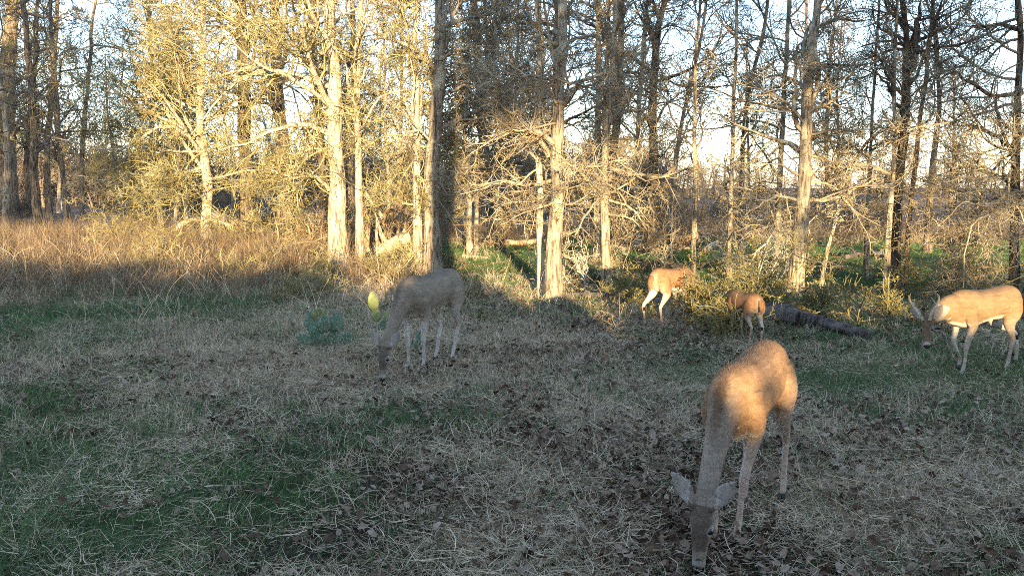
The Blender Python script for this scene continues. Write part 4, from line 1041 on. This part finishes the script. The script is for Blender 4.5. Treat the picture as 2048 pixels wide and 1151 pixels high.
def deer(label, loc, yaw, scale, neck, poll, nose, dorsal, feet, coat, dark, voxel=0.008, buck=False, tail='down', ears=(0.0, 0.0), roll=0.0, name='deer', body=None, group=None, seed=1, rumpw=0.9, furry=1.0, flank=0.0, headc=None):
    """local frame: x forward, y to the deer's left, z up, sizes for a shoulder height of 0.85 m"""
    t = thing(name, label, 'deer', loc, yaw, group); t.scale = (scale,) * 3
    bag = Bag()
    chest = 1.0 if not buck else 1.10
    # trunk and neck in one run
    tr = [(-0.53, 0, .69, .045, .07), (-0.49, 0, .70, .095, .13, .13), (-0.40, 0, .705, .135, .165, .17), (-0.28, 0, .70, .145, .165, .18), (-0.12, 0, .685, .150, .16, .185),
          (0.04, 0, .675, .155, .165, .20), (0.18, 0, .67, .145, .18, .21), (0.30, 0, .675, .125, .18, .20), (0.40, 0, .67, .095, .155, .165)]
    lat = [(0, 1, 0)] * len(tr)
    tr = [(r[0], r[1], r[2], r[3] * (.93 if not buck else 1), r[4]) + ((r[5] * (.86 if -.2 < r[0] < .1 else .96),) if len(r) > 5 else ()) for r in tr]
    nk = [tuple(p) for p in neck]
    full = tr + nk
    loft(bag, full, (0, 1, 0), n=64, k=28)
    # head frame
    poll = np.array(poll, float); nose = np.array(nose, float)
    f = nose - poll; f /= np.linalg.norm(f)
    up = np.array(dorsal, float); up -= up.dot(f) * f; up /= np.linalg.norm(up)
    lt = np.cross(up, f)
    H = lambda s, l, u: poll + f * s + lt * l + up * u
    hd = [(-.060, .032, .036, .045, -.012), (-.03, .046, .050, .058, -.008), (.01, .052, .052, .062, -.004), (.05, .055, .050, .060, 0.0), (.085, .050, .044, .058, 0.002), (.125, .040, .037, .046, 0.0),
          (.165, .034, .031, .036, -.002), (.205, .031, .026, .028, -.005), (.238, .030, .024, .024, -.008), (.258, .018, .016, .018, -.010)]
    rows = [tuple(H(s, 0, o)) + (w, h, hb) for s, w, h, hb, o in hd]
    loft(bag, rows, lt, n=40, k=24)
    # neck to skull bridge
    last = np.array(neck[-1][:3]); 
    loft(bag, [tuple(last) + (neck[-1][3], neck[-1][4]), tuple((last + H(0, 0, -.01)) / 2) + (.047, .055), tuple(H(0.02, 0, -.008)) + (.045, .052)], lt, n=14, k=20)
    # ears
    for sd in (-1, 1):
        e0 = H(-.015, sd * .038, .030)
        dr = lt * sd * (0.55 + ears[0]) + up * (0.12 + ears[1]) - f * 0.72; dr /= np.linalg.norm(dr)
        er = [(0, .016, .014), (.03, .026, .012), (.075, .042, .010), (.115, .041, .009), (.15, .025, .008), (.178, .006, .006)]
        axis = np.cross(dr, up + 0.3 * f); axis /= np.linalg.norm(axis)
        loft(bag, [tuple(e0 + dr * s + np.cross(axis, dr) * (-.02 * math.sin(s / .165 * 3.0))) + (w, h) for s, w, h in er], axis, n=16, k=14)
    # legs
    def leg(pts, n=26):
        loft(bag, pts, (0, 1, 0), n=n, k=16)
    w = [0.0, 0.05, 0.28, 0.60, 0.93, 1.0, 1.0]
    F4 = {}
    for key, (dx, dy, dz, kx) in feet.items():
        front = key[0] == 'f'; sd = 1 if key[1] == 'l' else -1
        if front:
            base = [(0.26, .075, .72, .055, .10), (0.26, .095, .60, .060, .088), (0.215, .098, .50, .040, .055), (0.235, .088, .40, .027, .034), (0.25, .080, .295, .023, .027),
                    (0.245, .078, .20, .0145, .0165), (0.245, .078, .105, .0165, .0185), (0.262, .078, .062, .0165, .019), (0.275, .078, .03, .020, .026)]
            ww = [0, .03, .16, .35, .55, .75, .93, 1, 1]; kn = [0, 0, .2, .6, 1, .6, .1, 0, 0]
        else:
            base = [(-0.36, .070, .74, .075, .13), (-0.35, .095, .62, .078, .125), (-0.31, .108, .515, .055, .085), (-0.37, .100, .42, .034, .046), (-0.435, .092, .345, .023, .030), (-0.455, .088, .30, .0205, .030),
                    (-0.435, .085, .21, .016, .0195), (-0.415, .083, .11, .0175, .020), (-0.398, .083, .062, .017, .020), (-0.385, .083, .03, .020, .026)]
            ww = [0, .02, .10, .32, .5, .56, .76, .93, 1, 1]; kn = [0, 0, .2, .6, 1, 1, .6, .1, 0, 0]
        pts = []
        for (x, y, z, a, b_), wi, ki in zip(base, ww, kn):
            pts.append((x + dx * wi + kx * ki, sd * y + dy * wi, z + dz * wi, a, b_))
        leg(pts)
        F4[key] = (pts[-1], pts[-2])
    # tail
    if tail == 'down': tl = [(-.50, 0, .78, .03, .022), (-.56, 0, .74, .045, .022), (-.585, 0, .65, .04, .018), (-.575, 0, .56, .012, .01)]
    else: tl = [(-.49, 0, .79, .03, .025), (-.55, 0, .83, .038, .022), (-.57, 0, .89, .036, .016), (-.58, 0, .94, .012, .01)]
    loft(bag, tl, (0, 1, 0), n=14, k=14)
    src = bpy.data.objects.new('tmp', bag.mesh('tmp', M_COAT)); COL.objects.link(src)
    rm = src.modifiers.new('r', 'REMESH'); rm.mode = 'VOXEL'; rm.voxel_size = voxel; rm.use_smooth_shade = True
    sm = src.modifiers.new('s', 'SMOOTH'); sm.factor = 0.5; sm.iterations = 4 if voxel < 0.007 else 2
    dg = bpy.context.evaluated_depsgraph_get()
    me = bpy.data.meshes.new_from_object(src.evaluated_get(dg))
    bpy.data.objects.remove(src)
    n = len(me.vertices)
    co = np.empty(n * 3, np.float32); me.vertices.foreach_get('co', co); co = co.reshape(-1, 3).astype(float)
    no = np.empty(n * 3, np.float32); me.vertices.foreach_get('normal', no); no = no.reshape(-1, 3).astype(float)
    # fur colouring by region of the body
    x, y, z = co.T
    hrel = co - poll; s = hrel @ f; u = hrel @ up; l = hrel @ lt
    ishead = (s > -.20) & (s < .32) & (np.abs(l) < .22) & (np.abs(u) < .13) & (np.linalg.norm(hrel, axis=1) < .30)
    C = np.tile(np.array(coat), (n, 1)); C0 = np.array(coat); white = np.array((0.62, 0.57, 0.50)); D0 = np.array(dark)
    def blend(Cc, wgt, col): return Cc * (1 - wgt[:, None]) + np.asarray(col) * wgt[:, None]
    lum = fbm(x * 9 + 3 + seed, z * 9 + y * 5, 4) - 0.5
    C *= (1 + 0.35 * lum)[:, None]
    C = blend(C, sstep(.5, 1.0, no[:, 2]) * (z > .6) * 0.55, D0)                        # darker along the spine
    leg_w = sstep(.60, .40, z) * (~ishead) * (x < .43)
    C = blend(C, leg_w * 0.8, np.minimum(C0 * 1.2 + .20, .8))
    C = blend(C, sstep(-.15, -.42, x) * sstep(.80, .60, z) * flank, C0 * 1.2 + .16)  # cream hind flank, paler still to stand in for sun on the rump
    belly = sstep(-.50, -.85, no[:, 2]) * (z > .36) * (z < .70) * (np.abs(x) < .5) * (~ishead)
    C = blend(C, belly, white)
    inner = sstep(-.2, -.7, no[:, 1] * np.sign(y)) * (z > .22) * (z < .62) * (np.abs(y) > .02) * (~ishead) * (x < .43)
    C = blend(C, inner * 0.85, white)
    rump = sstep(-.44, -.50, x) * sstep(.085, .05, np.abs(y)) * (z < .80) * (z > .46) * (~ishead)
    C = blend(C, rump * rumpw, white)
    backleg = sstep(-.3, -.8, no[:, 0]) * (x < -.3) * sstep(.70, .55, z) * (z > .30)
    C = blend(C, backleg * .25, white)
    tailm = (x < -.545) & (z > .5)
    C = np.where(tailm[:, None], np.where((no[:, 0] < .3)[:, None], C0 * .8, white), C)
    C = np.where(((x < -.42) & (z > .27) & (z < .325) & (np.abs(no[:, 1]) > .4) & (no[:, 1] * np.sign(y) < 0))[:, None], np.array((.05, .03, .02)), C)   # tarsal gland
    hw = ishead.astype(float)
    HC = C0 if headc is None else np.array(headc)  # greyer head and neck, partly the cool shade there put into the coat
    C = blend(C, sstep(.38, .62, x) * (~ishead) * (1.0 if headc is not None else 0) * (1 - sstep(.6, .95, no @ np.array((.75, 0, .66))) * sstep(.68, .5, x)), HC)
    face = blend(HC[None] * (0.88 + .3 * lum)[:, None], sstep(.1, .7, (no @ up)) * (s > -.03) * (s < .17) * .7, D0)
    earm = ishead & (np.abs(l) > .062) & (s < .06)
    jaw = sstep(-.1, -.6, no @ up) * (s > .0)
    face = blend(face, jaw * .9, white)
    eye = np.sqrt(((s - .078) / 1.3) ** 2 + (u - .012) ** 2)
    face = blend(face, sstep(.026, .016, eye) * (np.abs(l) > .03) * .7, white * .7)
    face = blend(face, sstep(.200, .212, s) * sstep(.240, .232, s) * .5, white * .8)
    face = blend(face, sstep(.236, .242, s), (.02, .018, .017))
    ein = (no @ (up * .7 + f * .7)) > 0.1
    face = np.where(earm[:, None], np.where(ein[:, None], HC * .8 + .14, HC * .65), face)
    throat = (~ishead) & (x > .42) & (z > .2)
    C = blend(C, throat * sstep(-.55, -.9, no[:, 2]) * .6, white)
    C = blend(C, ((x > .36) & ~ishead) * sstep(.75, 1.0, no @ np.array((.75, 0, .66))) * (0 if buck else .7) * sstep(.72, .52, x), D0)
    C = np.where(ishead[:, None], face, C)
    a = me.color_attributes.new('coat', 'FLOAT_COLOR', 'POINT')
    cc = np.ones((n, 4), np.float32); cc[:, :3] = np.clip(C, .008, .85); a.data.foreach_set('color', cc.ravel())
    me.materials.clear(); me.materials.append(M_COAT); me.name = 'body'
    bo = link('body', me, t)
    # loose coat hairs that break the outline
    rgf = rs(seed + 5); nf = int(min(26000, n * 0.8) * furry)
    sel = rgf.randint(0, n, nf); sel = sel[(co[sel, 2] > .12)]
    p0 = co[sel]; nn = no[sel]; flow = np.tile([-0.8, 0, -.5], (len(sel), 1)); 
    hd_ = ishead[sel]; flow[hd_] = -f
    lg_ = (p0[:, 2] < .5) & ~hd_; flow[lg_] = [0, 0, -1]
    d = norm(flow - (flow * nn).sum(1, keepdims=True) * nn + nn * 0.22 + rgf.randn(len(sel), 3) * .12)
    hl = (.007 + .012 * rgf.rand(len(sel)))[:, None] * np.where(hd_, .5, 1)[:, None]
    sdv = norm(np.cross(d, nn)) * .0012
    V = np.stack([p0 - sdv, p0 + sdv, p0 + d * hl], 1).reshape(-1, 3)
    hc = np.repeat(cc[sel, :3] * (0.8 + .45 * rgf.rand(len(sel), 1)), 3, axis=0)
    if furry: tag(link('fur', mesh_np('fur', V, np.arange(len(V)).reshape(-1, 3), M_COAT, True, hc), t), kind='stuff')
    # eyes, nose, hooves
    for sd in (-1, 1):
        e = Bag(); c = H(.078, sd * .041, .014)
        v, fc = sphere(c, .0175, f, up); e.add(v, fc)
        link('eye', e.mesh('eye', M_EYE), t)
    nb = Bag(); v, fc = sphere(H(.258, 0, .002), .0165, f, up, (0.7, 0.8, 1.1)); nb.add(v, fc)
    link('nose', nb.mesh('nose', M_NOSE), t)
    for key, (p, q) in F4.items():
        hb = Bag()
        for sd in (-1, 1):
            x0, y0, z0 = p[0], p[1] + sd * .0095, p[2]
            loft(hb, [(x0 - .008, y0, z0 + .012, .009, .016), (x0 + .006, y0, z0 - .006, .0115, .020), (x0 + .016, y0, z0 - .026, .0125, .024)], (0, 1, 0), n=6, k=10)
        link('hoof', hb.mesh('hoof', M_HOOF), t)
    if buck:
        for sd in (-1, 1):
            ab = Bag()
            bp = [H(-.005, sd * .030, .040), H(-.045, sd * .050, .075), H(-.10, sd * .085, .095), H(-.155, sd * .120, .115), H(-.195, sd * .135, .155), H(-.205, sd * .125, .205)]
            mp = path_interp(bp, 26)
            V, fc = tubes(mp[None], (.016 - .0115 * np.linspace(0, 1, 26) ** 1.3)[None], 9); ab.add(V, fc)
            link('antler', ab.mesh('antler', M_ANTLER), t)
            ao = t.children[-1]
            for q, (i, ln) in enumerate(((4, .06), (12, .10), (18, .08))):
                b0 = mp[i]; dd = -f * (.55 if q else .1) + up * .8 + lt * sd * (-.15)
                tp = path_interp([b0, b0 + dd * ln * .5 + f * .004, b0 + dd * ln + lt * sd * -.01], 9)
                V, fc = tubes(tp[None], np.linspace(.009, .002, 9)[None], 7)
                link('tine', mesh_np('tine', V, fc, M_ANTLER), ao)
    return t
def sphere(c, r, f, up, sc_=(1, 1, 1)):
    lt = np.cross(up, f); nu, nv = 14, 9; out = []
    for i in range(1, nv):
        a = math.pi * i / nv
        for j in range(nu):
            b = 2 * math.pi * j / nu
            out.append(c + r * (up * math.cos(a) * sc_[1] + f * math.sin(a) * math.cos(b) * sc_[0] + lt * math.sin(a) * math.sin(b) * sc_[2]))
    out += [c + r * up * sc_[1], c - r * up * sc_[1]]
    i = np.arange((nv - 1) * nu).reshape(nv - 1, nu)
    F = np.stack([i[:-1], i[1:], np.roll(i, -1, 1)[1:], np.roll(i, -1, 1)[:-1]], -1).reshape(-1, 4)
    F = [tuple(q) for q in F] + [(len(out) - 2, int(i[0, j]), int(i[0, (j + 1) % nu]), int(i[0, (j + 1) % nu])) for j in range(nu)] + [(len(out) - 1, int(i[-1, (j + 1) % nu]), int(i[-1, j]), int(i[-1, j])) for j in range(nu)]
    q4 = np.array([q for q in F if q[2] != q[3]]); q3 = np.array([q[:3] for q in F if q[2] == q[3]])
    # close the poles with thin quads so the whole stays one face kind
    return np.array(out), q4 if len(q3) == 0 else np.vstack([q4, np.column_stack([q3, q3[:, 0]])])[:len(q4)]

def D3(X, Y, dz=0.0): return (X, Y, float(gz(X, Y)) + dz)
# foreground doe, grazing towards the camera
GRAZE = [(.47, 0, .62, .068, .112), (.55, 0, .53, .054, .082), (.63, 0, .43, .047, .064), (.695, 0, .335, .045, .056)]
deer('reddish doe grazing in the foreground with sunlight on her back', D3(1.19, 4.45, .01), R(-119), .985, GRAZE, (.735, 0, .265), (.80, 0, .01), (1, 0, .35),
     dict(fl=(.10, -.02, 0, 0), fr=(.16, .04, 0, .03), hl=(.02, .03, 0, 0), hr=(.20, .03, 0, .05)), (.25, .15, .085), (.085, .06, .042), voxel=.0055, flank=.4, headc=(.27, .215, .165), seed=1)
deer('grey brown doe grazing in the shade left of the centre', D3(-.78, 8.36, .02), R(-115), 1.02, GRAZE, (.735, 0, .265), (.80, 0, .02), (1, 0, .35),
     dict(fl=(-.02, 0, 0, 0), fr=(.02, .02, 0, 0), hl=(.10, 0, 0, 0), hr=(.16, .02, 0, .02)), (.235, .185, .135), (.09, .072, .055), voxel=.007, furry=.0, seed=2)
NB = [(.48, 0, .685, .085, .125), (.57, -.0, .665, .070, .10), (.66, .01, .635, .062, .082), (.735, .02, .60, .056, .068)]
deer('antlered buck walking left with lowered head at the right', D3(4.27, 8.13, .015), R(-154), .91, NB, (.79, .03, .565), (.90, .12, .32), (.75, .25, .6),
     dict(fl=(.06, 0, 0, 0), fr=(-.10, 0, .04, .07), hl=(.06, 0, 0, .02), hr=(-.32, 0, .02, -.06)), (.20, .13, .072), (.12, .078, .048), voxel=.007, buck=True, furry=.0, seed=3, name='buck')
NA = [(.46, -.02, .62, .07, .11), (.53, -.06, .54, .055, .08), (.58, -.12, .44, .048, .062), (.62, -.17, .36, .044, .052)]
deer('small deer grazing behind shrubs with its tail raised', D3(1.96, 10.95), R(48), .83, NA, (.645, -.20, .30), (.70, -.30, .07), (.8, -.4, .35),
     dict(fl=(.0, 0, 0, 0), fr=(-.04, .0, 0, 0), hl=(-.18, 0, .05, -.06), hr=(.02, 0, 0, 0)), (.28, .15, .075), (.19, .11, .06), voxel=.008, tail='down', rumpw=.2, seed=4, name='small_deer')
deer('smallest deer, its round rump showing behind the shrub', D3(2.56, 9.85), R(104), .66, GRAZE, (.735, 0, .265), (.80, 0, .03), (1, 0, .35),
     dict(fl=(.0, 0, 0, 0), fr=(-.05, 0, 0, 0), hl=(.04, 0, 0, 0), hr=(-.03, 0, 0, 0)), (.28, .145, .07), (.17, .10, .055), voxel=.008, rumpw=.15, seed=5, name='small_deer')
